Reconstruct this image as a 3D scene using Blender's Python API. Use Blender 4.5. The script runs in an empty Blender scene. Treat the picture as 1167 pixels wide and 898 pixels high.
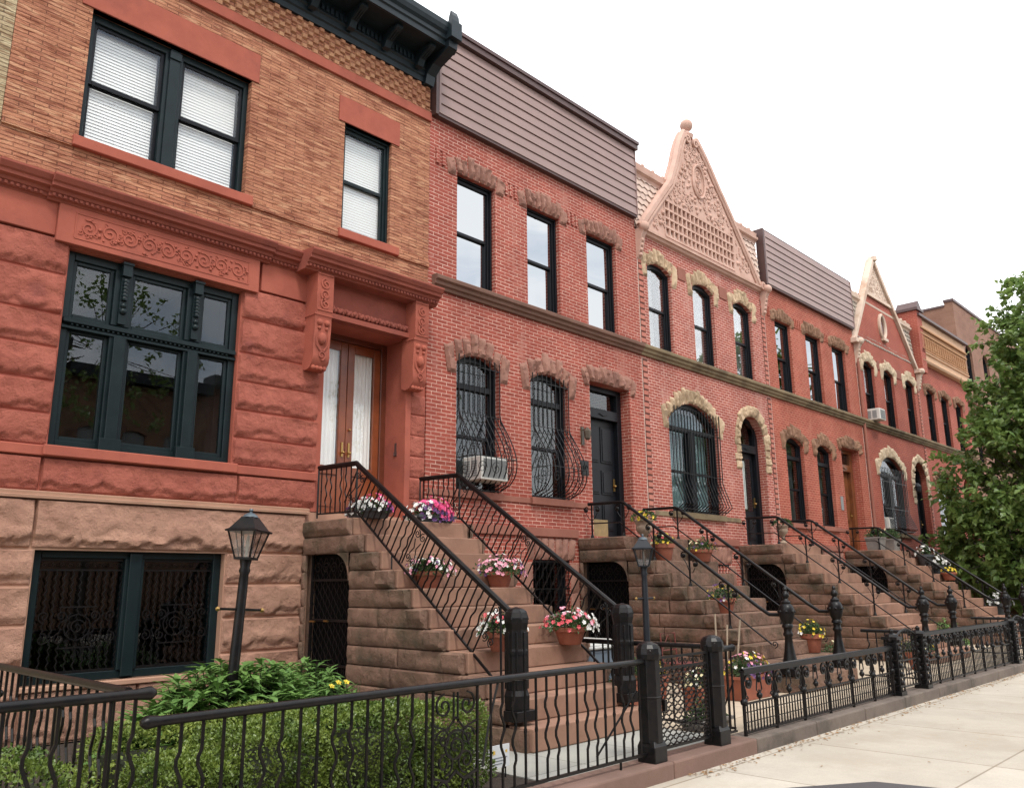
import bpy, bmesh, math, random
from mathutils import Vector, Matrix, noise, Quaternion
PI = math.pi
R = random.Random(7)
scene = bpy.context.scene
col = bpy.data.collections.new("Street"); scene.collection.children.link(col)
ORG = {}
ZG = -1.60      # garden level (eye level is z = 0)
ZS = -1.72      # sidewalk level
# ------------------------------------------------------------------ materials
def new_mat(name):
    m = bpy.data.materials.new(name); m.use_nodes = True
    nt = m.node_tree; b = nt.nodes['Principled BSDF']
    return m, nt, b
def N(nt, t, **kw):
    n = nt.nodes.new(t)
    for k, v in kw.items():
        if k in n.inputs: n.inputs[k].default_value = v
        else: setattr(n, k, v)
    return n
def coords(nt, planar=False, scale=(1,1,1), world=False):
    tc = nt.nodes.new('ShaderNodeTexCoord')
    src = tc.outputs['Object']
    if planar:
        sp = N(nt, 'ShaderNodeSeparateXYZ'); nt.links.new(src, sp.inputs[0])
        ad = N(nt, 'ShaderNodeMath', operation='ADD'); nt.links.new(sp.outputs[0], ad.inputs[0]); nt.links.new(sp.outputs[1], ad.inputs[1])
        cb = N(nt, 'ShaderNodeCombineXYZ'); nt.links.new(ad.outputs[0], cb.inputs[0]); nt.links.new(sp.outputs[2], cb.inputs[1])
        src = cb.outputs[0]
    if scale != (1,1,1):
        mp = N(nt, 'ShaderNodeMapping'); mp.inputs['Scale'].default_value = scale
        nt.links.new(src, mp.inputs[0]); src = mp.outputs[0]
    return src
def noise_f(nt, vec, scale, detail=4, rough=.6, lo=.35, hi=.65):
    n = N(nt, 'ShaderNodeTexNoise'); n.inputs['Scale'].default_value = scale; n.inputs['Detail'].default_value = detail; n.inputs['Roughness'].default_value = rough
    nt.links.new(vec, n.inputs['Vector'])
    r = N(nt, 'ShaderNodeMapRange'); r.inputs['From Min'].default_value = lo; r.inputs['From Max'].default_value = hi
    nt.links.new(n.outputs['Fac'], r.inputs['Value'])
    return r.outputs['Result'], n.outputs['Fac']
def mixc(nt, f, a, b, mode='MIX'):
    m = N(nt, 'ShaderNodeMix', data_type='RGBA', blend_type=mode)
    for s, v in ((m.inputs[0], f), (m.inputs[6], a), (m.inputs[7], b)):
        if isinstance(v, (int, float)): s.default_value = v
        elif isinstance(v, tuple): s.default_value = v if len(v) == 4 else v + (1,)
        else: nt.links.new(v, s)
    return m.outputs[2]
def bump(nt, b, h, dist, strength=1.0):
    n = N(nt, 'ShaderNodeBump'); n.inputs['Strength'].default_value = strength; n.inputs['Distance'].default_value = dist
    nt.links.new(h, n.inputs['Height']); nt.links.new(n.outputs[0], b.inputs['Normal'])
def plain(name, c, rough=.6, metal=0, spec=.5, var=.0, bscale=0, bdist=.002, scale=6, c2=None):
    m, nt, b = new_mat(name)
    b.inputs['Roughness'].default_value = rough; b.inputs['Metallic'].default_value = metal
    b.inputs['Specular IOR Level'].default_value = spec
    v = coords(nt)
    if var or c2:
        f, raw = noise_f(nt, v, scale, 5, .65)
        d = c2 or tuple(x * (1 - var) for x in c)
        nt.links.new(mixc(nt, f, c, d), b.inputs['Base Color'])
    else: b.inputs['Base Color'].default_value = c + (1,)
    if bscale:
        f, raw = noise_f(nt, v, bscale, 5, .6); bump(nt, b, raw, bdist)
    return m
def stone(name, c1, c2, c3=None, rough=.9, grain=60, bd=.006, stain=None, sscale=1.1, slo=.5, shi=.7, rocky=False):
    m, nt, b = new_mat(name); v = coords(nt)
    f, _ = noise_f(nt, v, 2.2, 6, .6, .38, .62)
    c = mixc(nt, f, c1, c2)
    f2, raw = noise_f(nt, v, grain, 4, .7, .3, .7)
    c = mixc(nt, f2, c, c3 or tuple(x * .8 for x in c1)) if c3 else mixc(nt, .35, c, mixc(nt, f2, c, tuple(x * .72 for x in c1)))
    if stain:
        f3, _ = noise_f(nt, v, sscale, 7, .65, slo, shi); c = mixc(nt, f3, c, stain)
    nt.links.new(c, b.inputs['Base Color']); b.inputs['Roughness'].default_value = rough
    b.inputs['Specular IOR Level'].default_value = .25
    n2 = N(nt, 'ShaderNodeTexNoise'); n2.inputs['Scale'].default_value = 8 if rocky else 14; n2.inputs['Detail'].default_value = 9; n2.inputs['Roughness'].default_value = .72
    nt.links.new(v, n2.inputs['Vector'])
    if rocky:
        vo = N(nt, 'ShaderNodeTexVoronoi'); vo.inputs['Scale'].default_value = 7; vo.feature = 'F1'
        w1 = N(nt, 'ShaderNodeVectorMath', operation='SCALE'); w1.inputs['Scale'].default_value = .35; nt.links.new(n2.outputs['Color'], w1.inputs[0])
        w2 = N(nt, 'ShaderNodeVectorMath', operation='ADD'); nt.links.new(v, w2.inputs[0]); nt.links.new(w1.outputs[0], w2.inputs[1]); nt.links.new(w2.outputs[0], vo.inputs['Vector'])
        ad = N(nt, 'ShaderNodeMath', operation='MULTIPLY_ADD'); nt.links.new(vo.outputs['Distance'], ad.inputs[0]); ad.inputs[1].default_value = .9; nt.links.new(n2.outputs['Fac'], ad.inputs[2])
        bump(nt, b, ad.outputs[0], bd * 3, 1.0)
    else: bump(nt, b, n2.outputs['Fac'], bd * 3, .8)
    return m
def brick(name, ca, cb, cm, w=.2, h=.0656, mort=.009, bd=.004, rough=.85, stain=None, soft=.1, bias=0., rockbump=0, streak=False):
    m, nt, b = new_mat(name); v = coords(nt, True)
    # wobble so that courses are not ruler straight
    wn = N(nt, 'ShaderNodeTexNoise'); wn.inputs['Scale'].default_value = 9; nt.links.new(v, wn.inputs['Vector'])
    ws = N(nt, 'ShaderNodeVectorMath', operation='SCALE'); ws.inputs['Scale'].default_value = .008; nt.links.new(wn.outputs['Color'], ws.inputs[0])
    wa = N(nt, 'ShaderNodeVectorMath', operation='ADD'); nt.links.new(v, wa.inputs[0]); nt.links.new(ws.outputs[0], wa.inputs[1])
    t = N(nt, 'ShaderNodeTexBrick'); t.offset = .5
    for k, x in (('Scale', 1), ('Brick Width', w), ('Row Height', h), ('Mortar Size', mort / 2 * 1.6), ('Mortar Smooth', soft), ('Bias', bias)): t.inputs[k].default_value = x
    t.inputs['Color1'].default_value = ca + (1,); t.inputs['Color2'].default_value = cb + (1,); t.inputs['Mortar'].default_value = cm + (1,)
    nt.links.new(wa.outputs[0], t.inputs['Vector'])
    c = t.outputs['Color']
    # mortar fades out here and there
    f, _ = noise_f(nt, v, 5, 5, .7, .42, .62)
    f1, _ = noise_f(nt, v, .9, 5, .6, .4, .66)
    soot = mixc(nt, f, c, mixc(nt, .55, c, ca))
    c = mixc(nt, f1, soot, mixc(nt, 1.0, soot, (.78, .74, .74), 'MULTIPLY'))
    f4, _ = noise_f(nt, v, 40, 3, .7, .3, .7)
    c = mixc(nt, f4, c, mixc(nt, 1.0, c, (.82, .80, .80), 'MULTIPLY'))
    if stain:
        f3, _ = noise_f(nt, coords(nt, True, (1, .35, 1)), 1.6, 6, .7, .56, .72); c = mixc(nt, f3, c, stain)
    if streak:   # rough split faces: shadow lines and highlights painted into the colour along the courses
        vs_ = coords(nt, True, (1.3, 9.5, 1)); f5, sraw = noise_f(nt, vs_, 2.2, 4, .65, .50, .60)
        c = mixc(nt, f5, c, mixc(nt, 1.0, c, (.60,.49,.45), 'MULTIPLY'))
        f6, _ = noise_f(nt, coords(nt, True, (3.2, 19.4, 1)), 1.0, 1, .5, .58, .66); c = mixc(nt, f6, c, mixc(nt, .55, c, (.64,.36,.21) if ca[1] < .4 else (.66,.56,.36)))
    nt.links.new(c, b.inputs['Base Color']); b.inputs['Roughness'].default_value = rough
    b.inputs['Specular IOR Level'].default_value = .25
    inv = N(nt, 'ShaderNodeMath', operation='SUBTRACT'); inv.inputs[0].default_value = 1; nt.links.new(t.outputs['Fac'], inv.inputs[1])
    h_ = inv.outputs[0]
    n2 = N(nt, 'ShaderNodeTexNoise'); n2.inputs['Scale'].default_value = 45; n2.inputs['Detail'].default_value = 4
    nt.links.new(coords(nt, True, (1, 2.2, 1)) if rockbump else v, n2.inputs['Vector'])
    ad = N(nt, 'ShaderNodeMath', operation='MULTIPLY_ADD'); nt.links.new(n2.outputs['Fac'], ad.inputs[0]); ad.inputs[1].default_value = .4 + rockbump; nt.links.new(h_, ad.inputs[2])
    bump(nt, b, ad.outputs[0], bd)
    return m
M = {}
M['brick_red'] = brick('brick red, pale joints', (.40,.098,.068), (.295,.068,.048), (.76,.50,.40), w=.215, mort=.0078, stain=(.40,.17,.13))
M['brick_pale'] = brick('brick rose, white joints', (.42,.118,.084), (.325,.082,.060), (.80,.54,.45), w=.2, mort=.0094, stain=(.50,.27,.22))
M['brick_orange'] = brick('brick orange red', (.42,.105,.067), (.32,.075,.048), (.68,.34,.24), w=.2, mort=.0080, stain=(.44,.16,.11))
M['brick_deep'] = brick('brick deep red', (.40,.10,.068), (.315,.073,.051), (.60,.27,.19), w=.2, mort=.0074)
M['brick_brown'] = brick('brick brown tall wall', (.30,.165,.115), (.25,.135,.092), (.31,.185,.135), w=.4, h=.2, mort=.01)
M['roman'] = brick('roman brick', (.60,.285,.162), (.43,.172,.104), (.24,.095,.06), w=.31, h=.0515, mort=.009, bd=.010, soft=.6, rockbump=1.0, rough=.9, streak=True)
M['roman_tan'] = brick('roman brick tan', (.60,.49,.30), (.44,.35,.2), (.2,.15,.1), w=.30, h=.0515, mort=.009, bd=.010, soft=.6, rockbump=1.0, streak=True)
M['roman_flat'] = stone('roman brick pillows', (.56,.30,.165), (.40,.18,.10), bd=.006, stain=(.34,.14,.085), sscale=5)
M['red_rock'] = stone('red sandstone rock faced', (.42,.130,.090), (.33,.094,.066), bd=.0065, stain=(.28,.085,.066), sscale=2.6, slo=.56, shi=.72, rocky=True)
M['red_cornice_shaded'] = stone('red sandstone cornice', (.32,.092,.064), (.265,.074,.052), bd=.0014, stain=(.2,.06,.045), sscale=1.6, slo=.5, shi=.7)  # darker copy of the smooth stone, shade of the mouldings put into the colour
M['red_smooth'] = stone('red sandstone smooth', (.40,.114,.075), (.33,.092,.062), bd=.0014, stain=(.24,.072,.052), sscale=1.6, slo=.54, shi=.75)
M['brown_rock'] = stone('brownstone rock faced', (.475,.272,.192), (.38,.205,.145), bd=.0065, stain=(.33,.18,.13), sscale=2.0, slo=.56, shi=.75, rocky=True)
M['brown_smooth'] = stone('brownstone dressed', (.45,.27,.185), (.40,.225,.155), bd=.0015)
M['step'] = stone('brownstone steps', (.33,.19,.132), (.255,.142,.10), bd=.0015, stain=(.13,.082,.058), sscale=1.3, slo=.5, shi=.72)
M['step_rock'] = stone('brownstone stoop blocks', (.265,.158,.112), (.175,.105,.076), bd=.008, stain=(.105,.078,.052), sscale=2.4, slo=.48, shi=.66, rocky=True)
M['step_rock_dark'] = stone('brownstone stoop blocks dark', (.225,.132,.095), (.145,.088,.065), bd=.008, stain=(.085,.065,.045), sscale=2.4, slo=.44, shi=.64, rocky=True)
M['belt'] = stone('brownstone belt', (.19,.105,.077), (.15,.082,.06), bd=.002)
M['belt_olive'] = stone('weathered stone belt', (.25,.19,.115), (.17,.125,.075), bd=.002, stain=(.10,.075,.05))
M['band_red'] = stone('painted red stone band', (.30,.125,.09), (.26,.10,.073), bd=.0015)
M['vous_brown'] = stone('brown voussoirs', (.335,.175,.132), (.245,.122,.092), bd=.006, stain=(.17,.085,.066))
M['vous_dark'] = stone('dark brown voussoirs', (.29,.165,.105), (.20,.11,.07), bd=.006, stain=(.12,.07,.05))
M['vous_tan'] = stone('tan voussoirs', (.56,.42,.28), (.44,.31,.195), bd=.006, stain=(.22,.16,.10), slo=.46, shi=.66)
M['vous_cream'] = stone('cream voussoirs', (.62,.50,.36), (.55,.43,.30), bd=.006, stain=(.42,.31,.22))
M['terracotta'] = stone('pink painted terracotta', (.60,.395,.32), (.50,.315,.25), bd=.0015, stain=(.44,.28,.21), sscale=2.5, slo=.55, shi=.8)
M['slate'] = stone('pale slates', (.64,.49,.41), (.54,.40,.335), bd=.002)
M['slate_grey'] = stone('grey slates', (.36,.31,.26), (.28,.24,.2), bd=.002)
M['cream_paint'] = stone('cream painted cornice', (.62,.40,.26), (.57,.36,.23), bd=.001)
M['ochre_paint'] = stone('ochre painted relief', (.44,.245,.13), (.38,.205,.11), bd=.001)
M['cream_wood'] = stone('peeling cream paint', (.66,.52,.42), (.60,.46,.37), bd=.002, stain=(.40,.26,.18))
M['siding'] = plain('mauve aluminium siding', (.275,.178,.158), .5, var=.14, scale=1.2, bscale=30, bdist=.0008)
M['siding_dark'] = plain('dark brown flashing', (.085,.042,.038), .5, var=.2)
M['green_paint'] = plain('dark green gloss paint', (.010,.019,.021), .35, spec=.22, var=.3, scale=4, bscale=25, bdist=.0006)
M['cornice_paint'] = plain('blue black cornice paint', (.014,.024,.030), .4, spec=.28, var=.35, scale=5, bscale=20, bdist=.001)
M['black_paint'] = plain('black window paint', (.008,.009,.012), .4, spec=.2, var=.2, bscale=25, bdist=.0006)
M['iron'] = plain('black enamelled iron', (.0045,.0048,.006), .36, spec=.24, scale=12, bscale=60, bdist=.0008, c2=(.012,.0095,.009))
M['iron_dull'] = plain('dull black iron', (.006,.006,.007), .6, spec=.2, var=.3)
M['grey_metal'] = plain('grey painted post', (.020,.023,.028), .4, spec=.25, var=.2)
M['verdigris'] = plain('grey slate blue paint', (.075,.10,.12), .4, var=.2)
M['wood_red'] = plain('varnished red brown door wood', (.27,.075,.028), .3, var=.35, scale=3, c2=(.17,.045,.018), bscale=18, bdist=.0008)
M['wood_frame'] = plain('stained door frame', (.15,.04,.02), .4, var=.25)
M['wood_tan'] = plain('varnished oak door', (.20,.068,.024), .35, c2=(.12,.038,.015), scale=3)
M['old_bronze'] = plain('old bronze', (.075,.055,.035), .45, var=.3)
M['brass'] = plain('brass', (.42,.27,.10), .35, metal=1)
M['curtain'] = plain('white curtain cloth', (.90,.89,.85), .9, var=.06, scale=2)
M['curtain_grey'] = plain('grey sheer curtain', (.20,.21,.20), .9, var=.1)
M['curtain_blue'] = plain('pale blue curtain', (.30,.42,.44), .9, var=.1)
M['curtain_dim'] = plain('dim net curtain', (.085,.09,.09), .9, var=.3)
M['curtain_tan'] = plain('tan curtain', (.42,.36,.24), .9, var=.15)
M['blind'] = plain('white blind slats', (.90,.90,.87), .7, var=.03, scale=1)
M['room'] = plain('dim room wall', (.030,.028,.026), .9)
M['void_black'] = plain('black iron door', (.003,.003,.0035), .6, spec=.08)
M['door_dark'] = plain('charcoal painted door', (.010,.011,.014), .4, spec=.2, var=.2)
M['timber_yellow'] = plain('unpainted kick board', (.30,.215,.095), .7, var=.3)
M['white_plastic'] = plain('white air conditioner casing', (.66,.64,.59), .45, var=.15, scale=5)
M['grille_grey'] = plain('grey air conditioner grille', (.24,.25,.25), .5)
M['clay'] = plain('terracotta pot', (.30,.095,.052), .75, c2=(.22,.068,.04), scale=9, bscale=60, bdist=.001)
M['grey_pot'] = plain('grey stone pot', (.24,.22,.20), .8, var=.3, scale=5)
M['dark_pot'] = plain('dark grey pot', (.05,.055,.06), .6, var=.2)
M['urn'] = plain('weathered stone urn', (.36,.27,.20), .85, c2=(.25,.18,.13), bscale=30, bdist=.003)
M['soil'] = plain('garden soil', (.05,.034,.024), .95, var=.4, bscale=25, bdist=.02)
M['lamp_glass'] = None
def leafmat(name, a, b_, rough=.45, trans=.12):
    m, nt, b = new_mat(name)
    oi = coords(nt); f, _ = noise_f(nt, oi, 3.0, 3, .6, .35, .65); f2, _ = noise_f(nt, oi, 31.0, 2, .6, .35, .65)
    c = mixc(nt, f, a, b_); c = mixc(nt, f2, c, mixc(nt, 1.0, c, (.62, .70, .6), 'MULTIPLY'))
    nt.links.new(c, b.inputs['Base Color']); b.inputs['Roughness'].default_value = rough; b.inputs['Specular IOR Level'].default_value = .45
    tr = N(nt, 'ShaderNodeBsdfTranslucent'); nt.links.new(c, tr.inputs[0])
    mx = N(nt, 'ShaderNodeMixShader'); mx.inputs[0].default_value = trans
    out = [n for n in nt.nodes if n.type == 'OUTPUT_MATERIAL'][0]
    nt.links.new(b.outputs[0], mx.inputs[1]); nt.links.new(tr.outputs[0], mx.inputs[2]); nt.links.new(mx.outputs[0], out.inputs[0])
    return m
M['box_leaf'] = leafmat('boxwood leaf', (.22,.28,.05), (.075,.125,.022), .35)  # second tone darkened to paint shade into the hedge gaps
M['bush_leaf'] = leafmat('shrub leaf', (.17,.29,.07), (.10,.20,.05), .5)
M['lime_leaf'] = leafmat('young shrub leaf', (.24,.29,.05), (.16,.215,.04), .5)
M['tree_leaf'] = leafmat('tree leaf', (.28,.37,.11), (.125,.21,.055), .38, .38)
M['pot_leaf'] = leafmat('flower foliage', (.055,.105,.028), (.038,.08,.022), .55)
M['bark'] = plain('bark', (.09,.07,.055), .9, var=.4, bscale=20, bdist=.02)
def petal(name, c, c2=None): M[name] = plain(name.replace('_', ' '), c, .6, c2=c2 or tuple(x*.8 for x in c), scale=30)
petal('pink_petal', (.80,.10,.28), (.62,.05,.18)); petal('white_petal', (.85,.84,.80)); petal('violet_petal', (.13,.04,.17), (.07,.025,.11))
petal('rose_petal', (.82,.42,.50), (.72,.28,.38)); petal('coral_petal', (.72,.13,.15), (.6,.07,.10)); petal('yellow_petal', (.80,.60,.05)); petal('cream_petal', (.80,.72,.45))
def glassmat(name, refl, tint=(.82,.86,.86), rough=.0, k=1.2):
    m, nt, b = new_mat(name); nt.nodes.remove(b)
    out = [n for n in nt.nodes if n.type == 'OUTPUT_MATERIAL'][0]
    gl = N(nt, 'ShaderNodeBsdfGlossy'); gl.inputs['Roughness'].default_value = rough; gl.inputs['Color'].default_value = (.93,.96,1,1)
    tr = N(nt, 'ShaderNodeBsdfTransparent'); tr.inputs[0].default_value = tint + (1,)
    fr = N(nt, 'ShaderNodeLayerWeight'); fr.inputs['Blend'].default_value = .5
    pw = N(nt, 'ShaderNodeMath', operation='POWER'); nt.links.new(fr.outputs['Facing'], pw.inputs[0]); pw.inputs[1].default_value = 4
    ad = N(nt, 'ShaderNodeMath', operation='MULTIPLY_ADD'); nt.links.new(pw.outputs[0], ad.inputs[0]); ad.inputs[1].default_value = k; ad.inputs[2].default_value = refl
    ad.use_clamp = True
    mx = N(nt, 'ShaderNodeMixShader'); nt.links.new(ad.outputs[0], mx.inputs[0]); nt.links.new(tr.outputs[0], mx.inputs[1]); nt.links.new(gl.outputs[0], mx.inputs[2])
    nt.links.new(mx.outputs[0], out.inputs[0]); return m
M['glass_clear'] = glassmat('clear window glass', .035, (.97,.975,.975), k=.8)
def mirror_glass(name, c):
    m, nt, b = new_mat(name); nt.nodes.remove(b); out = [n for n in nt.nodes if n.type == 'OUTPUT_MATERIAL'][0]
    gl = N(nt, 'ShaderNodeBsdfGlossy'); gl.inputs['Roughness'].default_value = .0; gl.inputs['Color'].default_value = c+(1,)
    v = coords(nt); n2 = N(nt, 'ShaderNodeTexNoise'); n2.inputs['Scale'].default_value = 1.1; n2.inputs['Detail'].default_value = 0; nt.links.new(v, n2.inputs['Vector'])
    bp = N(nt, 'ShaderNodeBump'); bp.inputs['Distance'].default_value = .03; bp.inputs['Strength'].default_value = .6; nt.links.new(n2.outputs['Fac'], bp.inputs['Height']); nt.links.new(bp.outputs[0], gl.inputs['Normal'])
    nt.links.new(gl.outputs[0], out.inputs[0]); return m
M['glass'] = mirror_glass('sky reflecting window glass', (.36,.38,.40))
M['glass_mid'] = glassmat('window glass over curtains', .13, (.93,.94,.94))
M['glass_dark'] = glassmat('window glass dim', .045, (.80,.82,.82), k=.45)
M['lamp_glass'] = glassmat('lantern glass', .10, (.74,.74,.73), .15)
# ------------------------------------------------------------------ mesh builder
SPLIT = {'side_block','window_lintel','bracket','window_sill','brick_dentils','brick_panel','quoin','handle','console','door_jamb','window_surround','curtain','blind','brace','side_wall','wheel','leg','frieze','brick_band','knob','brick_band','string_course','stoop_wall','carved_panel','scroll','corbel','side_vent','flower_mark','printed_lines'}
class MB:
    def __init__(s): s.v = []; s.f = []
    def add(s, vs, fs):
        o = len(s.v); s.v.extend([tuple(v) for v in vs]); s.f.extend([tuple(i + o for i in f) for f in fs]); return s
    def box(s, x0, x1, y0, y1, z0, z1):
        return s.add([(x0,y0,z0),(x1,y0,z0),(x1,y1,z0),(x0,y1,z0),(x0,y0,z1),(x1,y0,z1),(x1,y1,z1),(x0,y1,z1)],
            [(0,3,2,1),(4,5,6,7),(0,1,5,4),(1,2,6,5),(2,3,7,6),(3,0,4,7)])
    def obox(s, c, d, rot):
        vs = []
        for z in (-1,1):
            for x, y in ((-1,-1),(1,-1),(1,1),(-1,1)): vs.append(Vector(c) + rot @ Vector((x*d[0]/2, y*d[1]/2, z*d[2]/2)))
        return s.add(vs, [(0,3,2,1),(4,5,6,7),(0,1,5,4),(1,2,6,5),(2,3,7,6),(3,0,4,7)])
    def prism(s, poly, axis, c0, c1):
        n = len(poly)
        def P(a, b, c): return {'x': (c,a,b), 'y': (a,c,b), 'z': (a,b,c)}[axis]
        vs = [P(a,b,c0) for a,b in poly] + [P(a,b,c1) for a,b in poly]
        ar = sum(poly[i][0]*poly[(i+1)%n][1] - poly[(i+1)%n][0]*poly[i][1] for i in range(n))
        flip = (ar > 0) != (c1 > c0)
        if axis == 'y': flip = not flip
        fs = [tuple(range(n))[::-1], tuple(range(n, 2*n))] + [(i, (i+1)%n, n+(i+1)%n, n+i) for i in range(n)]
        if flip: fs = [f[::-1] for f in fs]
        return s.add(vs, fs)
    def tube(s, pts, r, n=6, closed=False, cap=True):
        pts = [Vector(p) for p in pts]; m = len(pts)
        rs = r if isinstance(r, (list, tuple)) else [r]*m
        T = []
        for i in range(m):
            a = pts[(i-1) % m] if (closed or i > 0) else pts[i]; b = pts[(i+1) % m] if (closed or i < m-1) else pts[i]
            t = b - a; T.append(t.normalized() if t.length > 1e-9 else Vector((0,0,1)))
        up = Vector((0,0,1)) if abs(T[0].z) < .9 else Vector((0,1,0))
        nrm = T[0].cross(up).normalized(); vs = []
        for i in range(m):
            if i: 
                nrm = nrm - T[i]*nrm.dot(T[i])
                nrm = nrm.normalized() if nrm.length > 1e-6 else T[i].orthogonal().normalized()
            bn = T[i].cross(nrm)
            for k in range(n):
                a = 2*PI*(k+.5)/n; vs.append(pts[i] + (nrm*math.cos(a) + bn*math.sin(a))*rs[i])
        fs = []
        for i in range(m if closed else m-1):
            j = (i+1) % m
            for k in range(n): fs.append((i*n+k, i*n+(k+1)%n, j*n+(k+1)%n, j*n+k))
        if cap and not closed: fs.append(tuple(range(n))[::-1]); fs.append(tuple(range((m-1)*n, m*n)))
        return s.add(vs, fs)
    def lathe(s, prof, c, n=16, rot=None, a0=0):
        vs = []
        for r, z in prof:
            for k in range(n):
                a = 2*PI*k/n + a0; p = Vector((r*math.cos(a), r*math.sin(a), z))
                if rot: p = rot @ p
                vs.append(Vector(c) + p)
        m = len(prof); fs = [(i*n+k, i*n+(k+1)%n, (i+1)*n+(k+1)%n, (i+1)*n+k) for i in range(m-1) for k in range(n)]
        fs += [tuple(range(n))[::-1], tuple(range((m-1)*n, m*n))]
        return s.add(vs, fs)
    def ball(s, c, r, n=10, sz=1):
        return s.lathe([(max(r*math.sin(PI*i/6), r*.05), -r*sz*math.cos(PI*i/6)) for i in range(7)], c, n)
    def sheet(s, o, u, v, nu, nv, fn):
        vs = [fn(i/nu, j/nv) for j in range(nv+1) for i in range(nu+1)]
        return s.add(vs, [(j*(nu+1)+i, j*(nu+1)+i+1, (j+1)*(nu+1)+i+1, (j+1)*(nu+1)+i) for j in range(nv) for i in range(nu)])
    def rock(s, o, u, n, w, h, proj, seed=0, res=.030, back=.03, margin=.017):
        """rock faced block: o = lower corner on the wall plane, u along, z up, n outward"""
        o = Vector(o); u = Vector(u); n = Vector(n); z = Vector((0,0,1))
        def grid(L):
            m = max(3, int(L/res)); return [0, .006, .016] + [.016+(L-.032)*k/m for k in range(1, m)] + [L-.016, L-.006, L]
        ga = grid(w); gb = grid(h); nu = len(ga)-1; nv = len(gb)-1
        sd = Vector((seed*3.17, seed*1.3, seed*.7)); vs = []
        for j in range(nv+1):
            for i in range(nu+1):
                a = ga[i]; b = gb[j]
                q = Vector((a*2.2, b*3.2, 0)) + sd
                n1 = noise.noise(q); n2 = noise.noise(q*2.7 + Vector((9,0,0))); n3 = noise.noise(q*6)
                lip = (.10*h/.4)*(.55+.9*noise.noise(Vector((a*2.1,seed*1.9,0)))+.55*noise.noise(Vector((a*7,seed,0)))+.3*noise.noise(Vector((a*17,seed,3))))
                def S(d, k):
                    t = min(max(d/k, 0), 1); return t*t*(3-2*t)
                e = min(S(a, margin), S(w-a, margin), S(h-b, margin*.9))
                eb = .38*S(b, margin*.8) + .62*S(b-margin*.6-max(lip, 0), .016)
                led = math.tanh(7*(noise.noise(Vector((a*1.5, b*4.2, seed*5.1)))+.35*n2+.05))
                hh = proj*e*eb*(.80 + .14*led + .10*n1 + .09*n3)
                vs.append(o + u*a + z*b + n*max(hh, 0))
        fs = [(j*(nu+1)+i, j*(nu+1)+i+1, (j+1)*(nu+1)+i+1, (j+1)*(nu+1)+i) for j in range(nv) for i in range(nu)]
        if u.cross(z).dot(n) < 0: fs = [f[::-1] for f in fs]
        s.add(vs, fs)
        b0 = [i for i in range(nu+1)]; t0 = [nv*(nu+1)+i for i in range(nu+1)]; l0 = [j*(nu+1) for j in range(nv+1)]; r0 = [j*(nu+1)+nu for j in range(nv+1)]
        for ed in (b0, t0, l0, r0):
            e0 = [vs[k] for k in ed]; e1 = [p - n*back for p in e0]; m = len(ed)
            s.add(e0+e1, [(i, i+1, m+i+1, m+i) for i in range(m-1)])
        return s
    def spiral(s, c, r, turns, axu, axv, a0=0, tr=.006, n=4, dirn=1, end=.15, steps=None):
        c = Vector(c); axu = Vector(axu); axv = Vector(axv); steps = steps or max(8, int(turns*12)); pts = []
        for i in range(steps+1):
            t = i/steps; a = a0 + dirn*2*PI*turns*t; rr = r*(1 - (1-end)*t)
            pts.append(c + axu*rr*math.cos(a) + axv*rr*math.sin(a))
        return s.tube(pts, tr, n)
    def clusters(s, gap):
        par = list(range(len(s.v)))
        def find(i):
            while par[i] != i: par[i] = par[par[i]]; i = par[i]
            return i
        for f in s.f:
            a = find(f[0])
            for k in f[1:]:
                b = find(k)
                if b != a: par[b] = a
        isl = {}
        for i, v in enumerate(s.v):
            r = find(i); bb = isl.get(r)
            if bb is None: isl[r] = list(v)+list(v)
            else:
                for k in range(3): bb[k] = min(bb[k], v[k]); bb[3+k] = max(bb[3+k], v[k])
        keys = list(isl); cp = {k: k for k in keys}
        def cf(k):
            while cp[k] != k: cp[k] = cp[cp[k]]; k = cp[k]
            return k
        keys.sort(key=lambda k: isl[k][0])
        for i, a in enumerate(keys):
            A = isl[a]
            for b in keys[i+1:]:
                B = isl[b]
                if B[0] > A[3]+gap: break
                if all(A[k]-gap < B[3+k] and B[k]-gap < A[3+k] for k in (1,2)): cp[cf(b)] = cf(a)
        out = {}
        for f in s.f: out.setdefault(cf(find(f[0])), []).append(f)
        res = []
        for fs in out.values():
            m = MB(); mp = {}
            for f in fs:
                g = []
                for k in f:
                    if k not in mp: mp[k] = len(m.v); m.v.append(s.v[k])
                    g.append(mp[k])
                m.f.append(tuple(g))
            res.append(m)
        return res
    def build(s, name, mat, parent=None, smooth=False, bevel=0, seg=1):
        if parent is not None and name in SPLIT and len(s.v) < 60000:
            cs = s.clusters(.035)
            if 1 < len(cs) <= 100:
                os_ = [c.build1(name, mat, parent, smooth, bevel, seg) for c in cs]; return os_[0]
        return s.build1(name, mat, parent, smooth, bevel, seg)
    def build1(s, name, mat, parent=None, smooth=False, bevel=0, seg=1):
        me = bpy.data.meshes.new(name)
        og = Vector((0,0,0))
        if parent is not None: og = ORG[parent.name]
        me.from_pydata([Vector(v) - og for v in s.v], [], s.f); me.update()
        o = bpy.data.objects.new(name, me); col.objects.link(o)
        me.materials.append(mat)
        if smooth:
            for p in me.polygons: p.use_smooth = True
            try: me.set_sharp_from_angle(angle=math.radians(smooth if smooth is not True else 40))
            except Exception: pass
        if bevel:
            b = o.modifiers.new('b', 'BEVEL'); b.width = bevel; b.segments = seg; b.limit_method = 'ANGLE'
        if parent is not None: o.parent = parent; ORG[o.name] = og
        return o
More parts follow.
